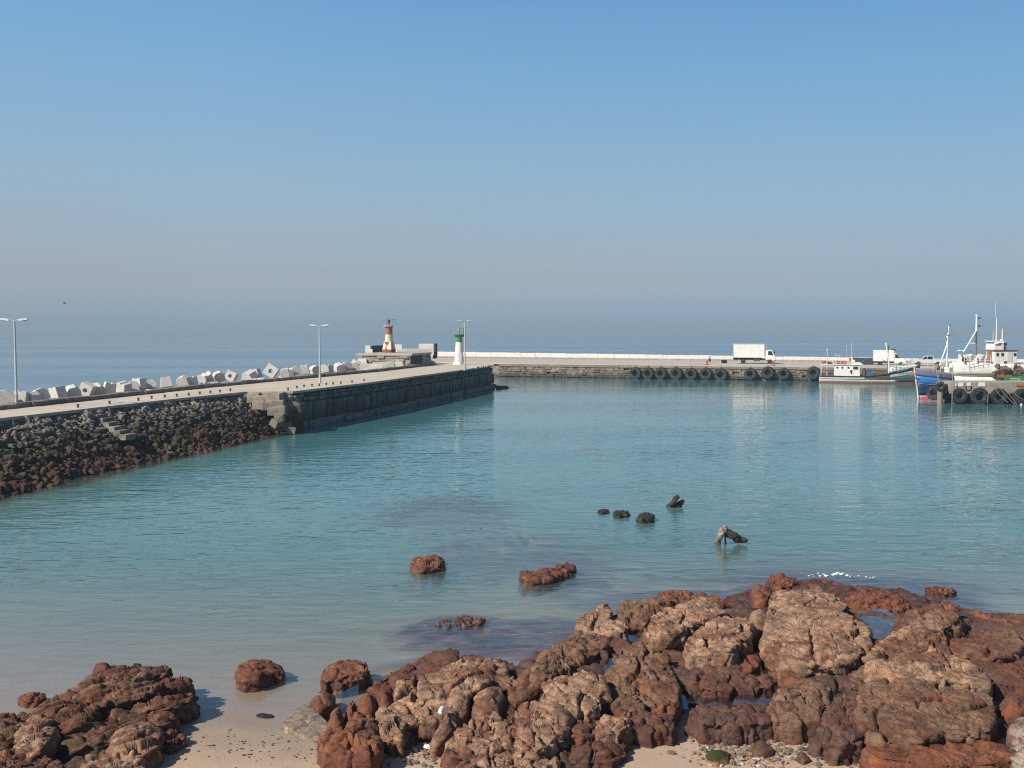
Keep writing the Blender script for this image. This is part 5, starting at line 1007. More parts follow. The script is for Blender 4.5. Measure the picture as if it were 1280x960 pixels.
# ================================================================== boats
def strip(name, mat, root, Lh, Bm, zsh, zlo, zhi, u0, u1, rake, out=0.0, nu=26, nz=4, bowp=2.2, tr=False, zb0=-.6):
    m = MB(); vs = []; fs = []
    def pt(u, z, s):
        zr = max(0.0, (z-zb0)/(zsh(u)-zb0)); pb = max(0.0, 1-max(0, (u-.42)/.58)**(bowp*(.72+.45*zr))); ps = .82+.18*min(1, u/.3)
        return (Lh*(u-.5)+rake*max(0, z)*max(0, (u-.55)/.45)**2, s*(Bm/2*pb*ps*(.70+.30*min(1, zr))+out*(1 if pb > .02 else 0)), z)
    for s in (-1, 1):
        b = len(vs)
        for i in range(nu):
            u = u0+(u1-u0)*i/(nu-1)
            for j in range(nz): vs.append(pt(u, zlo(u)+(zhi(u)-zlo(u))*j/(nz-1), s))
        fs += [(b+i*nz+j, b+(i+1)*nz+j, b+(i+1)*nz+j+1, b+i*nz+j+1) for i in range(nu-1) for j in range(nz-1)]
    h = nu*nz
    if u0 <= 0.001: fs += [(j, j+1, h+j+1, h+j) for j in range(nz-1)]
    m.add(vs, fs); o = m.build(name, mat, root, True); md = o.modifiers.new('thick', 'SOLIDIFY'); md.thickness = .03; md.offset = 0; return o
def deckcap(name, mat, root, Lh, Bm, zsh, dz, rake, bowp=2.2):
    m = MB(); vs = []; n = 24
    for i in range(n):
        u = i/(n-1)*.985; pb = max(0, 1-max(0, (u-.42)/.58)**(bowp*1.1)); ps = .82+.18*min(1, u/.3); z = zsh(u)-dz; x = Lh*(u-.5)+rake*z*max(0, (u-.55)/.45)**2; y = Bm/2*pb*ps*.95; vs += [(x, -y, z), (x, y, z)]
    m.add(vs, [(2*i, 2*i+2, 2*i+3, 2*i+1) for i in range(n-1)]); return m.build(name, mat, root)
def rail(name, mat, root, pts, h, r=.03, mids=1, every=1):
    m = MB()
    for k, p in enumerate(pts):
        if k % every == 0: m.cyl(p, (p[0], p[1], p[2]+h), r, n=6)
    for a, b in zip(pts[:-1], pts[1:]):
        for q in [1]+[(i+1)/(mids+1) for i in range(mids)]: m.cyl((a[0], a[1], a[2]+h*q), (b[0], b[1], b[2]+h*q), r*.8, n=5)
    return m.build(name, mat, root)
K = lambda v: (lambda u: v)
# --- white and green boat moored at the far pier
ang = math.atan2(*(PB-PA)[::-1]); c1 = PY(1083.5, 477, 165.6)
b1 = empty('fishing_boat', 'white fishing boat with square cabin, green bow and bent mast moored at the far pier', 'boat', (c1[0], c1[1], 0), ang)
L1, B1 = 15.2, 4.2; sh1 = lambda u: 1.22+.12*max(0, .3-u)+1.75*max(0, (u-.38)/.62)**1.9
cu = lambda z0, d: (lambda u: z0+d*max(0, (u-.38)/.62)**1.9)
strip('boot_top', MAT['boot_red'], b1, L1, B1, sh1, K(-.6), K(.22), 0, 1, .25)
strip('lower_hull', MAT['cream_paint'], b1, L1, B1, sh1, K(.222), K(.62), 0, .80, .25)
strip('aft_hull', MAT['boat_white'], b1, L1, B1, sh1, K(.622), K(1.12), 0, .478, .25, .02)
strip('mid_hull', MAT['grey_brown'], b1, L1, B1, sh1, cu(.622, 0), cu(1.0, 1.5), .48, .73, .25)
strip('white_stripe', MAT['boat_white'], b1, L1, B1, sh1, cu(.60, 1.0), cu(1.0, 1.5), .732, .995, .25, .02)
strip('bow_hull', MAT['green_hull'], b1, L1, B1, sh1, K(.222), cu(.598, 1.0), .802, .995, .25)
strip('bow_hull', MAT['green_hull'], b1, L1, B1, sh1, cu(.598, 0), cu(.598, 1.0), .70, .80, .25, -.01)
strip('rubbing_strake', MAT['dark_metal'], b1, L1, B1, sh1, lambda u: cu(1.0, 1.5)(u)+.003, lambda u: sh1(u), 0, .995, .25, .05)
strip('bulwark', MAT['boat_white'], b1, L1, B1, sh1, lambda u: sh1(u)+.004, lambda u: sh1(u)+.75-.5*max(0, (u-.75)/.25), .735, .97, .25, .0)
deckcap('deck', MAT['deck_grey'], b1, L1, B1, sh1, .12, .25)
cab = MB(); cab.prism([(-5.2, 1.1), (-1.15, 1.1), (-1.2, 3.05), (-5.2, 2.95)], -1.3, 1.3, lambda u, v, w: (u, w, v)); cb = cab.build('cabin', MAT['boat_white'], b1, bevel=.06)
m = MB(); m.box((-3.0, 0, 3.05), (4.7, 2.9, .10)); m.prism([(-2.6, 3.1), (-.7, 3.12), (-1.1, 3.4), (-1.9, 3.42)], -1.35, 1.35, lambda u, v, w: (u, w, v)); m.build('roof', MAT['boat_white'], cb, bevel=.02)
for x in (-4.75, -3.95, -3.0):
    mm = MB(); mm.cyl((x, -1.29, 2.55), (x, -1.33, 2.55), .17, n=14); mm.build('porthole', MAT['glass'], cb)
MB().box((-1.85, -1.31, 2.52), (.78, .05, .5)).build('window', MAT['glass'], cb); MB().box((-1.17, 0, 2.5), (.06, 1.9, .5)).build('window', MAT['glass'], cb)
m = MB(); m.cyl((-2.55, -1.29, 1.95), (-2.55, -1.325, 1.95), .22, n=9); m.box((-2.5, -1.31, 1.68), (.22, .03, .35), jit=.01); m.build('dark_emblem', MAT['dark_metal'], cb)
m = MB(); [m.cyl((x, y, 1.1), (x, y, 3.1), .05, n=6) for x in (-7.3,) for y in (-1.5, 1.5)]; [m.cyl((-7.3, y, 3.05), (-5.2, y, 3.05), .05, n=6) for y in (-1.5, 1.5)]; m.cyl((-7.3, -1.5, 3.08), (-7.3, 1.5, 3.08), .05, n=6); m.build('awning_frame', MAT['boat_white'], b1)
rail('roof_rail', MAT['boat_white'], cb, [(-7.2, -1.4, 3.1), (-5.5, -1.4, 3.12), (-4.2, -1.4, 3.12), (-2.9, -1.4, 3.12)], .62, .035)
m = MB(); m.box((-6.9, -1.3, 3.45), (.75, .25, .5), jit=.06); m.box((-4.1, -1.25, 3.42), (1.5, .25, .45), jit=.06); m.box((-2.75, -1.1, 3.9), (.3, .3, .55), jit=.05); m.build('red_bundle', MAT['red_cloth'], b1)
MB().box((-5.9, -1.2, 3.3), (.9, .4, .3), jit=.05).build('dark_box', MAT['dark_metal'], b1)
m = MB(); m.tube([(-4.35, -1.1, 3.1), (-4.35, -1.1, 4.6), (-5.2, -1.1, 4.62)], .055, 6); m.build('davit', MAT['white_paint'], b1)
m = MB(); m.cyl((-6.35, 0, 1.1), (-6.35, 0, 5.3), .06, .05, 8); m.lathe([(.05, 5.3), (.14, 5.35), (.14, 5.5), (.05, 5.58)], 10, (-6.35, 0, 0)); m.build('stern_light_mast', MAT['cream_paint'], b1)
m = MB(); m.cyl((-2.3, 0, 3.1), (-2.5, 0, 4.3), .14, .08, 8); m.cyl((-2.45, 0, 4.2), (-2.5, 0, 6.9), .035, .02, 6); m.cyl((-3.3, .4, 3.1), (-3.3, .4, 6.3), .025, .015, 6); m.box((-2.2, 0, 3.6), (.5, .3, .4), jit=.05); m.build('antenna', MAT['white_paint'], b1)
m = MB(); m.tube([(3.45, -.3, 1.3), (3.3, -.3, 4.0), (2.85, -.3, 6.7)], .12, 8); m.build('mast', MAT['white_paint'], b1, True)
m = MB(); m.tube([(3.2, .2, 1.3), (3.2, .2, 4.0), (3.25, .1, 6.2)], .08, 8); m.cyl((3.3, -.2, 3.5), (2.2, -.6, 3.9), .05); m.build('derrick', MAT['wood_orange'], b1, True)
for a, b in (((2.85, -.3, 6.6), (-1.0, 0, 3.4)), ((2.9, -.3, 6.6), (6.9, 0, 3.2))): MB().tube(sag(a, b, .15, 8), .02, 4).build('stay', MAT['rail_grey'], b1)
m = MB(); [m.box((x, y, 1.1+h/2), (w, .7, h), jit=.12) for x, y, w, h in ((.2, -.5, .9, .9), (1.2, -.8, .7, .5), (2.2, -.2, .9, .8), (2.0, .5, 1.2, .9), (-.6, -.4, .5, 1.3))]; m.build('deck_gear', MAT['net_brown'], b1)
m = MB(); m.box((.35, -1.0, 1.75), (.8, .6, 1.0), jit=.12); m.box((-.4, .2, 1.6), (.5, .5, 1.2), jit=.08); m.build('blue_bundle', MAT['blue_cloth'], b1)
rail('bow_rail', MAT['cream_paint'], b1, [(3.7+.55*i, -1.85+.035*i*i, sh1(.5+(3.7+.55*i)/L1)+.55) for i in range(7)], .75, .035, 1)
m = MB(); m.tube([(7.75, 0, 2.9), (8.0, 0, 2.2), (7.9, 0, 1.2), (8.1, 0, .2)], .08, 6); m.build('bow_rope', MAT['net_brown'], b1)
m = MB(); [m.box((4.6+.22*i, -1.62+.055*i, 2.0+.06*i), (.13, .03, .12), .22) for i in range(9)]; m.build('name_lettering', MAT['rail_grey'], b1)

# --- blue bowed boat behind the quay
def wx(px, Y): return (px-640)/F*Y
Y2 = 127.6; b2x = PY(1142, 480, Y2)[0]; L2, B2 = 14.0, 4.4
b2 = empty('fishing_boat', 'blue hulled fishing boat with red waterline and violet grey bulwark, bow toward the open harbour', 'boat', (b2x+.75+L2/2*math.cos(.42), Y2+.1+L2/2*math.sin(.42), 0), math.pi+.42)
sh2 = lambda u: 2.7+1.35*max(0, (u-.3)/.7)**1.6
c2 = lambda k, d: (lambda u: k+d*max(0, (u-.3)/.7)**1.6)
strip('boot_top', MAT['boot_pink'], b2, L2, B2, sh2, K(-.6), K(.28), 0, 1, .22, bowp=2.6)
strip('waterline_stripe', MAT['white_paint'], b2, L2, B2, sh2, K(.282), K(.42), 0, 1, .22, .012, bowp=2.6)
strip('lower_hull', MAT['navy_hull'], b2, L2, B2, sh2, K(.422), c2(1.35, .65), 0, 1, .22, bowp=2.6)
strip('upper_hull', MAT['sky_blue_hull'], b2, L2, B2, sh2, lambda u: c2(1.352, .65)(u), c2(1.95, 1.05), 0, 1, .22, .015, bowp=2.6)
strip('bulwark', MAT['violet_grey'], b2, L2, B2, sh2, lambda u: c2(1.952, 1.05)(u), sh2, .70, 1, .22, bowp=2.6)
strip('rubbing_strake', MAT['violet_grey'], b2, L2, B2, sh2, lambda u: c2(1.30, .65)(u), lambda u: c2(1.39, .65)(u), 0, 1, .22, .05, nz=2, bowp=2.6)
strip('aft_bulwark', MAT['boat_white'], b2, L2, B2, sh2, lambda u: c2(1.952, 1.05)(u), lambda u: sh2(u)+.1, 0, .70, .22, bowp=2.6)
deckcap('deck', MAT['deck_grey'], b2, L2, B2, sh2, .5, .22, 2.6)
MB().tube([(L2/2+.9, 0, 4.1), (L2/2+.62, 0, 2.6), (L2/2+.28, 0, 1.2), (L2/2+.02, 0, -.3)], .11, 8).build('stem_post', MAT['cream_paint'], b2)
m = MB(); m.tube([(L2/2+.7, -.35, 3.6), (L2/2+1.05, -.2, 3.5), (L2/2+1.25, .1, 3.0)], .09, 6); m.tube([(L2/2+.9, -.6, 3.2), (L2/2+1.3, -.1, 2.9), (L2/2+1.1, .4, 3.3)], .08, 6); m.build('anchor', MAT['rust'], b2)
rail('bow_rail', MAT['white_paint'], b2, [(L2/2-.2-.95*i, 1.05+.22*i-.012*i*i, sh2(.97-.068*i)) for i in range(6)], .75, .03, 1)
MB().tube(sag((L2/2-1.2, 1.6, 4.0), (L2/2-1.6, 2.1, .4), .0, 6), .055, 6).build('hanging_rope', MAT['rope'], b2)
m = MB(); m.box((1.6, -.2, 3.4), (2.4, 2.2, 1.2)); m.build('hatch_house', MAT['boat_white'], b2, bevel=.06)
m = MB(); m.box((1.2, .9, 2.6), (2.6, .9, 1.3), jit=.1); m.build('side_locker', MAT['tower_white'], b2, bevel=.05)
xm = 2.35; m = MB(); m.cyl((xm, .1, 2.4), (xm, .1, 8.1), .15, .13, 10); m.cyl((xm-.1, .1, 7.9), (xm-.22, .1, 9.35), .12, .07, 10); m.build('mast', MAT['white_paint'], b2, True)
m = MB(); m.cyl((xm+.15, .1, 6.7), (xm+1.9, .1, 2.9), .09, .09, 8); m.build('boom', MAT['white_paint'], b2, True)
m = MB(); m.box((xm-.25, .1, 9.45), (.22, .22, .22)); m.box((xm+.25, .1, 8.9), (.2, .15, .2)); m.box((xm-.15, .1, 8.2), (.5, .3, .12)); m.box((xm+.25, .1, 7.7), (.16, .16, .2)); m.build('mast_light', MAT['rail_grey'], b2)
m = MB(); m.box((1.3, .2, 4.15), (1.5, .9, .7), jit=.08); m.build('winch', MAT['boat_white'], b2, bevel=.08)
m = MB(); [m.box((x, y, 4.0), (.6, .6, .6), jit=.2) for x, y in ((-1.2, .2), (-1.8, .8), (-2.5, .3), (3.6, -.2), (4.4, .3))]; m.build('deck_gear', MAT['wood_weathered'], b2)
for a, b in (((xm-.2, .1, 9.2), (L2/2+.2, 0, 4.4)), ((xm-.2, .1, 9.2), (-4, .5, 4.2))): MB().tube([a, b], .018, 4).build('stay', MAT['rail_grey'], b2)

# --- white boat with wheelhouse and masts
Y3 = 125.6; x3 = wx(1194, Y3); L3, B3 = 18.0, 5.2
b3 = empty('fishing_boat', 'big white fishing boat with tall wheelhouse, antennas and green name panel behind the quay', 'boat', (x3+L3/2+.5, Y3, 0), math.pi+.0)
sh3 = lambda u: 3.15+1.35*sstep(.38, .50, u)+.35*max(0, (u-.5)/.5)
strip('boot_top', MAT['boot_red'], b3, L3, B3, sh3, K(-.6), K(.35), 0, 1, .18, bowp=2.4)
strip('lower_hull', MAT['boat_white'], b3, L3, B3, sh3, K(.352), K(3.05), 0, 1, .18, bowp=2.4, nz=6)
strip('upper_bow', MAT['boat_white'], b3, L3, B3, sh3, K(3.17), sh3, .40, 1, .18, bowp=2.4)
strip('rubbing_strake', MAT['wood_weathered'], b3, L3, B3, sh3, K(3.053), K(3.168), 0, 1, .18, .06, nz=2, bowp=2.4)
deckcap('deck', MAT['deck_grey'], b3, L3, B3, sh3, .4, .18, 2.4)
def lx3(px): return -(wx(px, Y3-1.6)-(x3+L3/2+.5))
pz = lambda py: 9-(py-HZ)*(Y3-1.6)/F
m = MB(); m.prism([(lx3(1241), 3.0), (lx3(1270), 3.0), (lx3(1270), pz(438.5)), (lx3(1241), pz(438.5))], -.2, 1.9, lambda u, v, w: (u, w, v)); wh = m.build('wheelhouse', MAT['boat_white'], b3, bevel=.08)
MB().box((lx3(1255.5), .85, pz(438.0)), (3.1, 2.3, .10)).build('roof', MAT['boot_red'], wh)
MB().box((lx3(1260.5), 1.92, pz(446)), (.62, .06, 1.2)).build('door', MAT['silver_paint'], wh)
for px in (1245.5, 1251.5, 1267): MB().box((lx3(px), 1.92, pz(443)), (.3, .05, .38)).build('window', MAT['glass'], wh)
MB().box((lx3(1240), .95, pz(446.5)), (.2, .8, 1.7)).build('wood_front', MAT['wood_orange'], wh)
m = MB(); m.prism([(lx3(1243.5), pz(438)), (lx3(1257), pz(438)), (lx3(1257), pz(427.5)), (lx3(1245.5), pz(427.5))], -1.2, 1.2, lambda u, v, w: (u, w, v)); ub = m.build('upper_bridge', MAT['boat_white'], b3, bevel=.1)
MB().box((lx3(1250.5), 0, pz(426.8)), (1.6, 2.2, .14)).build('roof', MAT['boat_white'], ub, bevel=.04)
m = MB(); m.box((lx3(1249), 1.22, pz(431)), (.7, .04, .12)); m.box((lx3(1252), 1.22, pz(429.5)), (.4, .04, .1)); m.build('window', MAT['glass'], ub)
m = MB(); m.cyl((lx3(1260.2), .4, pz(438)), (lx3(1260.2), .4, pz(432)), .22, n=12); m.build('funnel', MAT['violet_grey'], b3, True); m = MB(); m.cyl((lx3(1262), .4, pz(438)), (lx3(1262), .4, pz(431)), .16, n=12); m.build('funnel', MAT['white_paint'], b3, True)
m = MB(); m.box((lx3(1262), .4, pz(430)), (.32, .32, .25)); m.build('funnel_cap', MAT['dark_metal'], b3)
for i, (px, pt_y, r, z0) in enumerate([(1251.5, 397, .07, 427), (1251.5, 376, .025, 397), (1247.5, 413, .03, 428), (1254, 403, .03, 428), (1258.5, 412, .03, 430), (1261.2, 411, .06, 430)]):
    m = MB(); m.cyl((lx3(px), .2*(-1)**i, pz(z0)), (lx3(px), .2*(-1)**i, pz(pt_y)), r, r*.6, 6); m.build('antenna', MAT['white_paint'], b3)
m = MB(); [m.cyl((lx3(1256.5+i), .3, pz(427)), (lx3(1256.5+i), .3, pz(423.8)), .05) for i in (0, 1.5)]; m.build('light', MAT['white_paint'], b3)
xm3 = lx3(1227); m = MB(); m.cyl((xm3, 0, pz(414)), (xm3, 0, pz(395)), .12, .09, 10); m.lathe([(.04, pz(395)), (.18, pz(394.6)), (.18, pz(393.4)), (.04, pz(393))], 10, (xm3, 0, 0)); m.build('upper_mast', MAT['white_paint'], b3, True)
MB().cyl((xm3, 0, 3.6), (xm3, 0, pz(414)), .13, .12, 10).build('lower_mast', MAT['wood_orange'], b3, True)
MB().cyl((xm3, 0, pz(430)), (xm3, 0, pz(415)), .135, .125, 10).build('green_band', MAT['green_hull'], b3, True)
m = MB(); m.cyl((xm3+.05, 0, pz(414.5)), (lx3(1206.5), 0, pz(449)), .09, .09, 8); m.cyl((xm3, 0, pz(429.5)), (lx3(1218.5), 0, pz(429.5)), .08, n=8); m.build('strut', MAT['white_paint'], b3, True)
m = MB(); [m.box((xm3-.35, 0, pz(y)), (.25, .15, .18)) for y in (397.5, 407.5)]; m.build('mast_lamp', MAT['dark_metal'], b3)
MB().tube([(xm3, 0, pz(420)), (lx3(1236), .5, pz(438))], .02, 4).build('stay', MAT['rail_grey'], b3)
rail('bow_rail', MAT['white_paint'], b3, [(lx3(px), 1.5+.02*(px-1205), pz(453.2)) for px in (1206, 1212, 1218, 1224, 1230, 1236)], .85, .03, 2)
m = MB(); [m.box((lx3(px), y, pz(449)), (.8, .8, .9), jit=.2) for px, y in ((1211, .2), (1217, -.4), (1222, .5), (1232, .0))]; m.build('bow_gear', MAT['boat_white'], b3)
m = MB(); m.cyl((lx3(1207.5), .8, pz(449.5)), (lx3(1209), 1.0, pz(449.5)), .3, n=10); m.build('winch', MAT['dark_metal'], b3)
m = MB(); r5 = random.Random(4)
for i in range(26): m.box((lx3(r5.uniform(1243, 1272)), r5.uniform(1.2, 2.3), r5.uniform(3.2, 4.5)), (.9, .7, .6), r5.uniform(0, 3), jit=.2)
m.build('net_heap', MAT['net_brown'], b3)
m = MB(); [m.box((lx3(px), 2.3, 3.15), (.5, .5, .35), jit=.08) for px in (1246, 1250, 1258)]; m.build('orange_float', MAT['orange_paint'], b3)
yp = 2.72; gp = MB().box((lx3(1264), yp, 2.72), (2.62, .08, .80)).build('name_panel', MAT['vivid_green'], b3)
m = MB()
for row, z in ((0, 2.86), (1, 2.64)):
    for i in range(9 if row == 0 else 10): x = lx3(1258.5+1.32*i); m.box((x, yp+.05, z), (.045, .02, .13)); m.box((x-.05, yp+.05, z+(.05 if (i+row) % 2 else -.04)), (.08, .02, .03))
m.build('white_lettering', MAT['white_paint'], gp); MB().box((lx3(1264), yp+.045, 2.40), (2.6, .02, .05)).build('white_line', MAT['white_paint'], gp)
m = MB(); m.box((lx3(1278), 1.8, 3.0), (1.0, 1.4, 1.6), jit=.2); m.build('red_brown_locker', MAT['tower_red_brown'], b3)
for px, mt in ((1231, 'orange_paint'), (1239, 'tower_orange')): mm = MB(); mm.lathe([(0, -.35), (.14, -.3), (.2, 0), (.12, .25), (0, .3)], 10, (lx3(px), 2.75, 2.25)); mm.build('buoy', MAT[mt], b3, True)

# ================================================================== vehicles on the far pier
def wheel(root, x, y, r, w, side):
    m = MB(); prof = [(r*.6, -w/2), (r*.92, -w/2), (r, -w*.3), (r, w*.3), (r*.92, w/2), (r*.6, w/2)]; m.lathe(prof, 18, (x, y, r), Matrix.Rotation(math.pi/2, 3, 'X')); o = m.build('wheel', MAT['rubber'], root, True)
    m = MB(); m.lathe([(0, -w*.3), (r*.58, -w*.42), (r*.6, w*.42), (0, w*.3)], 14, (x, y, r), Matrix.Rotation(math.pi/2, 3, 'X')); m.build('rim', MAT['silver_paint'], o, True)
XZ = lambda u, v, w: (u, w, v)
def on_pier(px, back): A_, B_ = PA-pn*back, PB-pn*back; q = PL(px, A_, B_); return (q[0], q[1], PZ+.004)
ANG = math.atan2(*(PB-PA)[::-1])
lo = on_pier(941, 9.0); lor = empty('box_lorry', 'white box lorry with plain cargo box standing alone on the far pier', 'lorry', lo, ANG+.06)
MB().box((-.75, 0, 2.38), (5.5, 2.3, 2.45)).build('cargo_box', MAT['white_paint'], lor, bevel=.05)
m = MB(); [m.box((-.75, 0, z), (5.56, 2.36, .07)) for z in (1.16, 3.6)]; [m.box((x, y, 2.38), (.08, .08, 2.45)) for x in (-3.5, 2.0) for y in (-1.15, 1.15)]; m.build('box_trim', MAT['cream_paint'], lor)
MB().box((-3.53, 0, 2.3), (.05, 2.2, 2.2)).build('rear_door', MAT['wood_orange'], lor)
m = MB(); m.box((-.2, -.42, .83), (6.6, .14, .28)); m.box((-.2, .42, .83), (6.6, .14, .28)); m.box((.7, -.85, .75), (1.1, .5, .45)); m.box((-1.0, 0, 1.05), (5.2, 2.1, .12)); m.build('chassis', MAT['chassis'], lor)
m = MB(); m.prism([(2.25, .75), (3.95, .62), (3.98, 1.25), (3.85, 1.5), (3.45, 2.45), (3.2, 2.55), (2.4, 2.55), (2.25, 2.4)], -1.0, 1.0, XZ); cbn = m.build('cab', MAT['white_paint'], lor, bevel=.06)
for s in (-1, 1):
    m = MB(); m.prism([(2.7, 1.6), (3.6, 1.6), (3.35, 2.32), (2.7, 2.35)], s*.99, s*1.012, XZ); m.build('side_window', MAT['glass'], cbn)
    MB().box((3.97, s*.7, 1.0), (.06, .35, .2)).build('headlight', MAT['silver_paint'], cbn); MB().box((3.85, s*1.18, 2.05), (.12, .14, .42)).build('mirror', MAT['dark_metal'], cbn)
m = MB(); m.prism([(3.88, 1.52), (3.49, 2.42), (3.52, 2.43), (3.91, 1.53)], -.88, .88, XZ); m.build('windscreen', MAT['glass'], cbn)
MB().box((3.95, 0, .62), (.16, 2.0, .28)).build('bumper', MAT['chassis'], cbn)
m = MB(); m.prism([(2.05, 3.2), (2.5, 2.95), (2.45, 3.2), (2.1, 3.4)], -.8, .8, XZ); m.build('air_deflector', MAT['white_paint'], lor)
for x in (-1.7, 3.05):
    for s in (-1, 1): wheel(lor, x, s*.88, .43, .3, s)
m = MB(); [m.box((-2.55, s*.9, .55), (.05, .4, .5)) for s in (-1, 1)]; m.build('mud_flap', MAT['white_paint'], lor)
# small refrigerated van
vo = on_pier(1110, 8.0); van = empty('delivery_van', 'small white van with box body behind the bow mast of the white and green boat', 'van', vo, ANG)
MB().box((-.75, 0, 1.65), (3.4, 1.95, 1.95)).build('cargo_box', MAT['white_paint'], van, bevel=.08)
m = MB(); m.prism([(.98, .45), (2.75, .45), (2.8, .95), (2.6, 1.15), (1.75, 1.35), (1.3, 2.0), (.98, 2.05)] if False else [(.98, .42), (2.85, .42), (2.9, .85), (2.7, 1.12), (2.05, 1.25), (1.35, 2.1), (.98, 2.15)], -.9, .9, XZ); vb = m.build('cab', MAT['white_paint'], van, bevel=.07)
for s in (-1, 1): m = MB(); m.prism([(1.1, 1.28), (1.95, 1.25), (1.38, 1.95), (1.1, 2.0)], s*.89, s*.912, XZ); m.build('side_window', MAT['glass'], vb)
m = MB(); m.prism([(2.05, 1.28), (1.4, 2.08), (1.43, 2.1), (2.1, 1.29)], -.8, .8, XZ); m.build('windscreen', MAT['glass'], vb)
MB().box((.9, 0, 2.72), (.6, 1.2, .3)).build('cooling_unit', MAT['dark_metal'], van, bevel=.04); MB().box((-.2, 0, .55), (4.8, 1.5, .3)).build('chassis', MAT['chassis'], van)
for x in (-1.3, 2.05):
    for s in (-1, 1): wheel(van, x, s*.82, .33, .22, s)
# silver pickup
po = on_pier(1160, 7.0); pk = empty('pickup_truck', 'silver double cab pickup parked on the pier behind the blue boat', 'pickup', po, math.pi+ANG)
m = MB(); m.prism([(-2.6, .5), (2.55, .48), (2.65, .75), (2.55, 1.02), (1.35, 1.12), (.62, 1.72), (-.75, 1.76), (-.95, 1.12), (-2.6, 1.1)], -.88, .88, XZ); bd = m.build('body', MAT['silver_paint'], pk, bevel=.07)
for s in (-1, 1):
    m = MB(); m.prism([(.28, 1.14), (1.15, 1.14), (.6, 1.62), (.28, 1.64)], s*.86, s*.895, XZ); m.build('front_window', MAT['glass'], bd); m = MB(); m.prism([(-.72, 1.14), (.18, 1.14), (.18, 1.65), (-.62, 1.67)], s*.86, s*.895, XZ); m.build('rear_window', MAT['glass'], bd)
    MB().box((2.6, s*.62, .85), (.1, .35, .16)).build('headlight', MAT['glass'], bd)
m = MB(); m.prism([(1.32, 1.15), (.66, 1.70), (.7, 1.72), (1.38, 1.16)], -.76, .76, XZ); m.build('windscreen', MAT['glass'], bd)
MB().box((2.66, 0, .6), (.14, 1.7, .25)).build('bumper', MAT['silver_paint'], pk, bevel=.03); MB().box((-1.8, 0, 1.105), (1.4, 1.5, .02)).build('load_bed', MAT['chassis'], pk)
for x in (-1.55, 1.6):
    for s in (-1, 1): wheel(pk, x, s*.80, .38, .25, s)
# dark crates by the van
do = on_pier(1079, 9.5); ct = empty('cargo_crate', 'long dark low crate on the pier beside the small white van', 'crate', do, ANG); MB().box((0, 0, .55), (3.4, 1.4, 1.1)).build('crate_body', MAT['dark_block_and_shade'], ct, bevel=.05); MB().box((0, 0, 1.14), (3.5, 1.5, .08)).build('lid', MAT['dark_block_and_shade'], ct)
# bollards and cone at the pier edge
for px, lb in ((883.5, 'rusty orange bollard at the pier edge near the crouching person'), (966.3, 'rusty orange bollard at the pier edge in front of the lorry cab')):
    q = on_pier(px, .5); o = empty('mooring_bollard', lb, 'bollard', q, 0, 'orange bollards at the pier edge'); MB().lathe([(.34, 0), (.34, .1), (.2, .16), (.15, .4), (.2, .52), (.26, .6), (.22, .7), (.1, .76)], 14).build('post', MAT['orange_paint'], o, True); MB().lathe([(.5, 0), (.5, .06)], 12).build('base_plate', MAT['rust'], o)
sp = on_pier(905, 9.5); tag(MB().box((sp[0], sp[1], PZ+.3), (.9, .7, .6), .3, jit=.08).build('dark_bundle', MAT['dark_cloth'], None, bevel=.08), 'small dark bundle on the pier between the person and the lorry', 'bundle')

# ------------------------------------------------------------------ person crouching on the pier
def skinned(name, joints, edges, mat, root, lev=2):
    me = bpy.data.meshes.new(name); me.from_pydata([j[0] for j in joints], edges, []); o = bpy.data.objects.new(name, me); COL.objects.link(o)
    s = o.modifiers.new('skin', 'SKIN'); s.use_smooth_shade = True
    for d, j in zip(me.skin_vertices[0].data, joints): d.radius = (j[1], j[1])
    me.skin_vertices[0].data[0].use_root = True; o.modifiers.new('sub', 'SUBSURF').levels = lev; o.modifiers['sub'].render_levels = lev
    dg = bpy.context.evaluated_depsgraph_get(); e = bpy.data.meshes.new_from_object(o.evaluated_get(dg)); bpy.data.objects.remove(o); e.materials.clear()
    for k in mat: e.materials.append(k)
    o = bpy.data.objects.new(name, e); COL.objects.link(o); o.parent = root; return o
hp = on_pier(885.8, 12.5); hu = empty('person', 'person in dark blue jacket and dark trousers crouching on the far pier', 'person', hp, ANG)
J = [((0, 0, .38), .15), ((.06, 0, .58), .145), ((.16, 0, .80), .17), ((.22, 0, .93), .075), ((.26, 0, 1.02), .06), ((.30, 0, 1.12), .10), ((.30, 0, 1.2), .085),
     ((.12, .2, .84), .08), ((.34, .24, .62), .06), ((.52, .12, .52), .045), ((.57, .09, .50), .04), ((.12, -.2, .84), .08), ((.34, -.24, .62), .06), ((.52, -.12, .52), .045), ((.57, -.09, .50), .04),
     ((.02, .12, .34), .12), ((.42, .2, .48), .085), ((.18, .18, .10), .06), ((.36, .2, .04), .05), ((.02, -.12, .34), .12), ((.42, -.2, .48), .085), ((.18, -.18, .10), .06), ((.36, -.2, .04), .05)]
E = [(0, 1), (1, 2), (2, 3), (3, 4), (4, 5), (5, 6), (2, 7), (7, 8), (8, 9), (9, 10), (2, 11), (11, 12), (12, 13), (13, 14), (0, 15), (15, 16), (16, 17), (17, 18), (0, 19), (19, 20), (20, 21), (21, 22)]
bo = skinned('body', J, E, [MAT['blue_cloth'], MAT['skin'], MAT['dark_cloth']], hu)
for p in bo.data.polygons:
    c = p.center; p.material_index = 1 if (c.z > .97 or (c.x > .5 and .4 < c.z < .6 and abs(c.y) < .16)) else (2 if c.z < .42 or (c.x > .25 and c.z < .52 and abs(c.y) > .13) else 0)
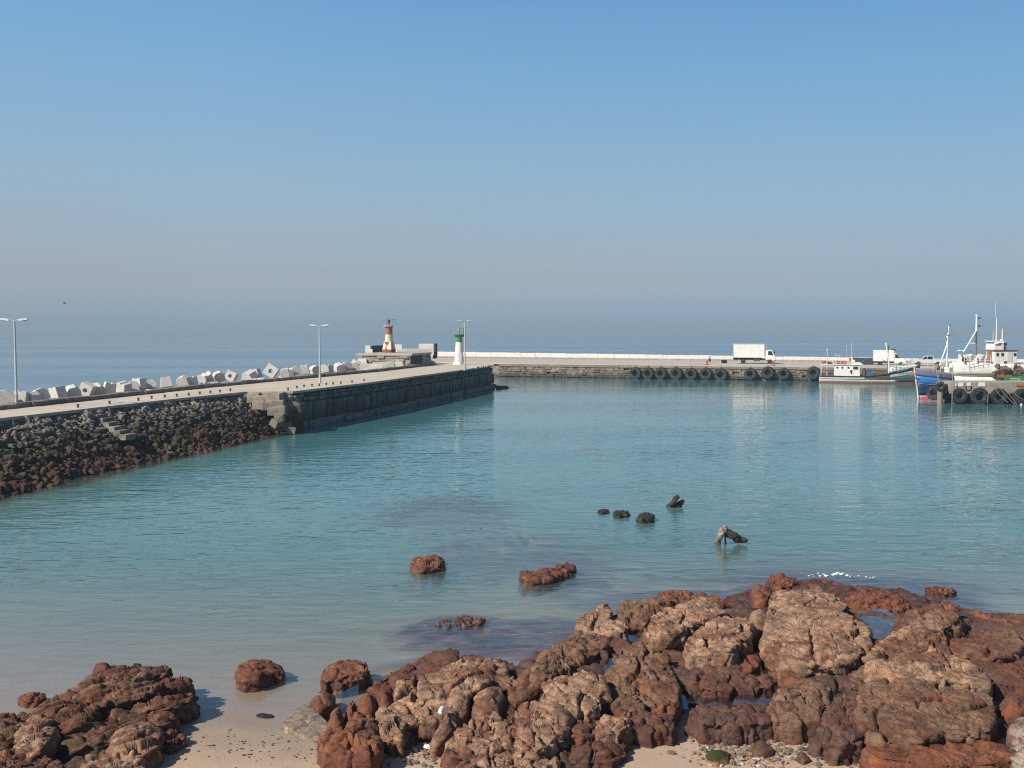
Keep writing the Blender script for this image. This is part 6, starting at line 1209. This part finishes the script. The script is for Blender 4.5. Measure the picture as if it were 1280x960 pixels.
m = MB(); m.lathe([(.115, 1.14), (.12, 1.19), (.10, 1.26), (.05, 1.30), (.01, 1.31)], 14, (.29, 0, 0)); m.build('hair', MAT['dark_cloth'], hu, True)
for k in (-.035, .035): m = MB(); m.lathe([(0, -.014), (.014, 0), (0, .014)], 8, (.395, k, 1.13)); m.build('eye', MAT['dark_metal'], hu)

# ------------------------------------------------------------------ gulls
def gull(px, py, Y, rz, bank, label, dark=False):
    c = PY(px, py, Y); g = empty('seagull', label, 'seagull', c, rz); g.rotation_euler = (bank, 0.1, rz)
    m = MB(); m.lathe([(.0, -.30), (.035, -.24), (.075, -.08), (.085, .06), (.06, .17), (.05, .21), (.052, .26), (.03, .31), (0, .33)], 12, M=Matrix.Rotation(math.pi/2, 3, 'Y')); m.build('body', MAT['gull_grey' if dark else 'gull_white'], g, True)
    MB().cyl((.32, 0, -.005), (.39, 0, -.02), .014, .004, 6).build('beak', MAT['beak'], g)
    m = MB(); m.add([(-.28, -.03, .0), (-.28, .03, 0), (-.45, .09, .0), (-.45, -.09, 0), (-.28, 0, .02), (-.44, 0, .015)], [(0, 1, 2, 3), (0, 4, 5, 3), (1, 2, 5, 4)]); m.build('tail', MAT['gull_white'], g)
    for s in (-1, 1):
        m = MB(); pts = [(.12, .05, .03, .13), (.16, .30, .17, .12), (.06, .55, .15, .08), (-.14, .78, .06, .015)]; vs = []
        for x, y, z, w in pts: vs += [(x, s*y, z), (x-w, s*y, z+.012), (x-w*2, s*y, z-.005), (x-w, s*y, z-.012)]
        m.add(vs, [(4*i+a, 4*i+(a+1) % 4, 4*i+4+(a+1) % 4, 4*i+4+a) for i in range(3) for a in range(4)]+[(0, 1, 2, 3), (12, 13, 14, 15)]); m.build('wing', MAT['gull_grey'], g, True)
gull(80, 379, 150, .4, .3, 'small dark seagull flying alone over the sea', True)
gull(1199.5, 438.5, 125, 2.6, -.5, 'white seagull flying between the two masts')

# ================================================================== sea air
hzn = NT('sea_haze'); v = hzn.n('ShaderNodeVolumePrincipled'); v.inputs['Color'].default_value = (0.44, 0.56, 0.66, 1); v.inputs['Density'].default_value = 0.00042; v.inputs['Anisotropy'].default_value = 0.0
hzn.l(v.outputs[0], hzn.out.inputs['Volume'])
HAZE = True
if HAZE:
    o = MB().box((0, 0, 1.6), (44000, 44000, 24.0+2*11-16)).build('haze', hzn.m, None, kind='stuff')
    me = o.data
    for vtx in me.vertices: vtx.co.z = -12.0 if vtx.co.z < 1.6 else 14.5
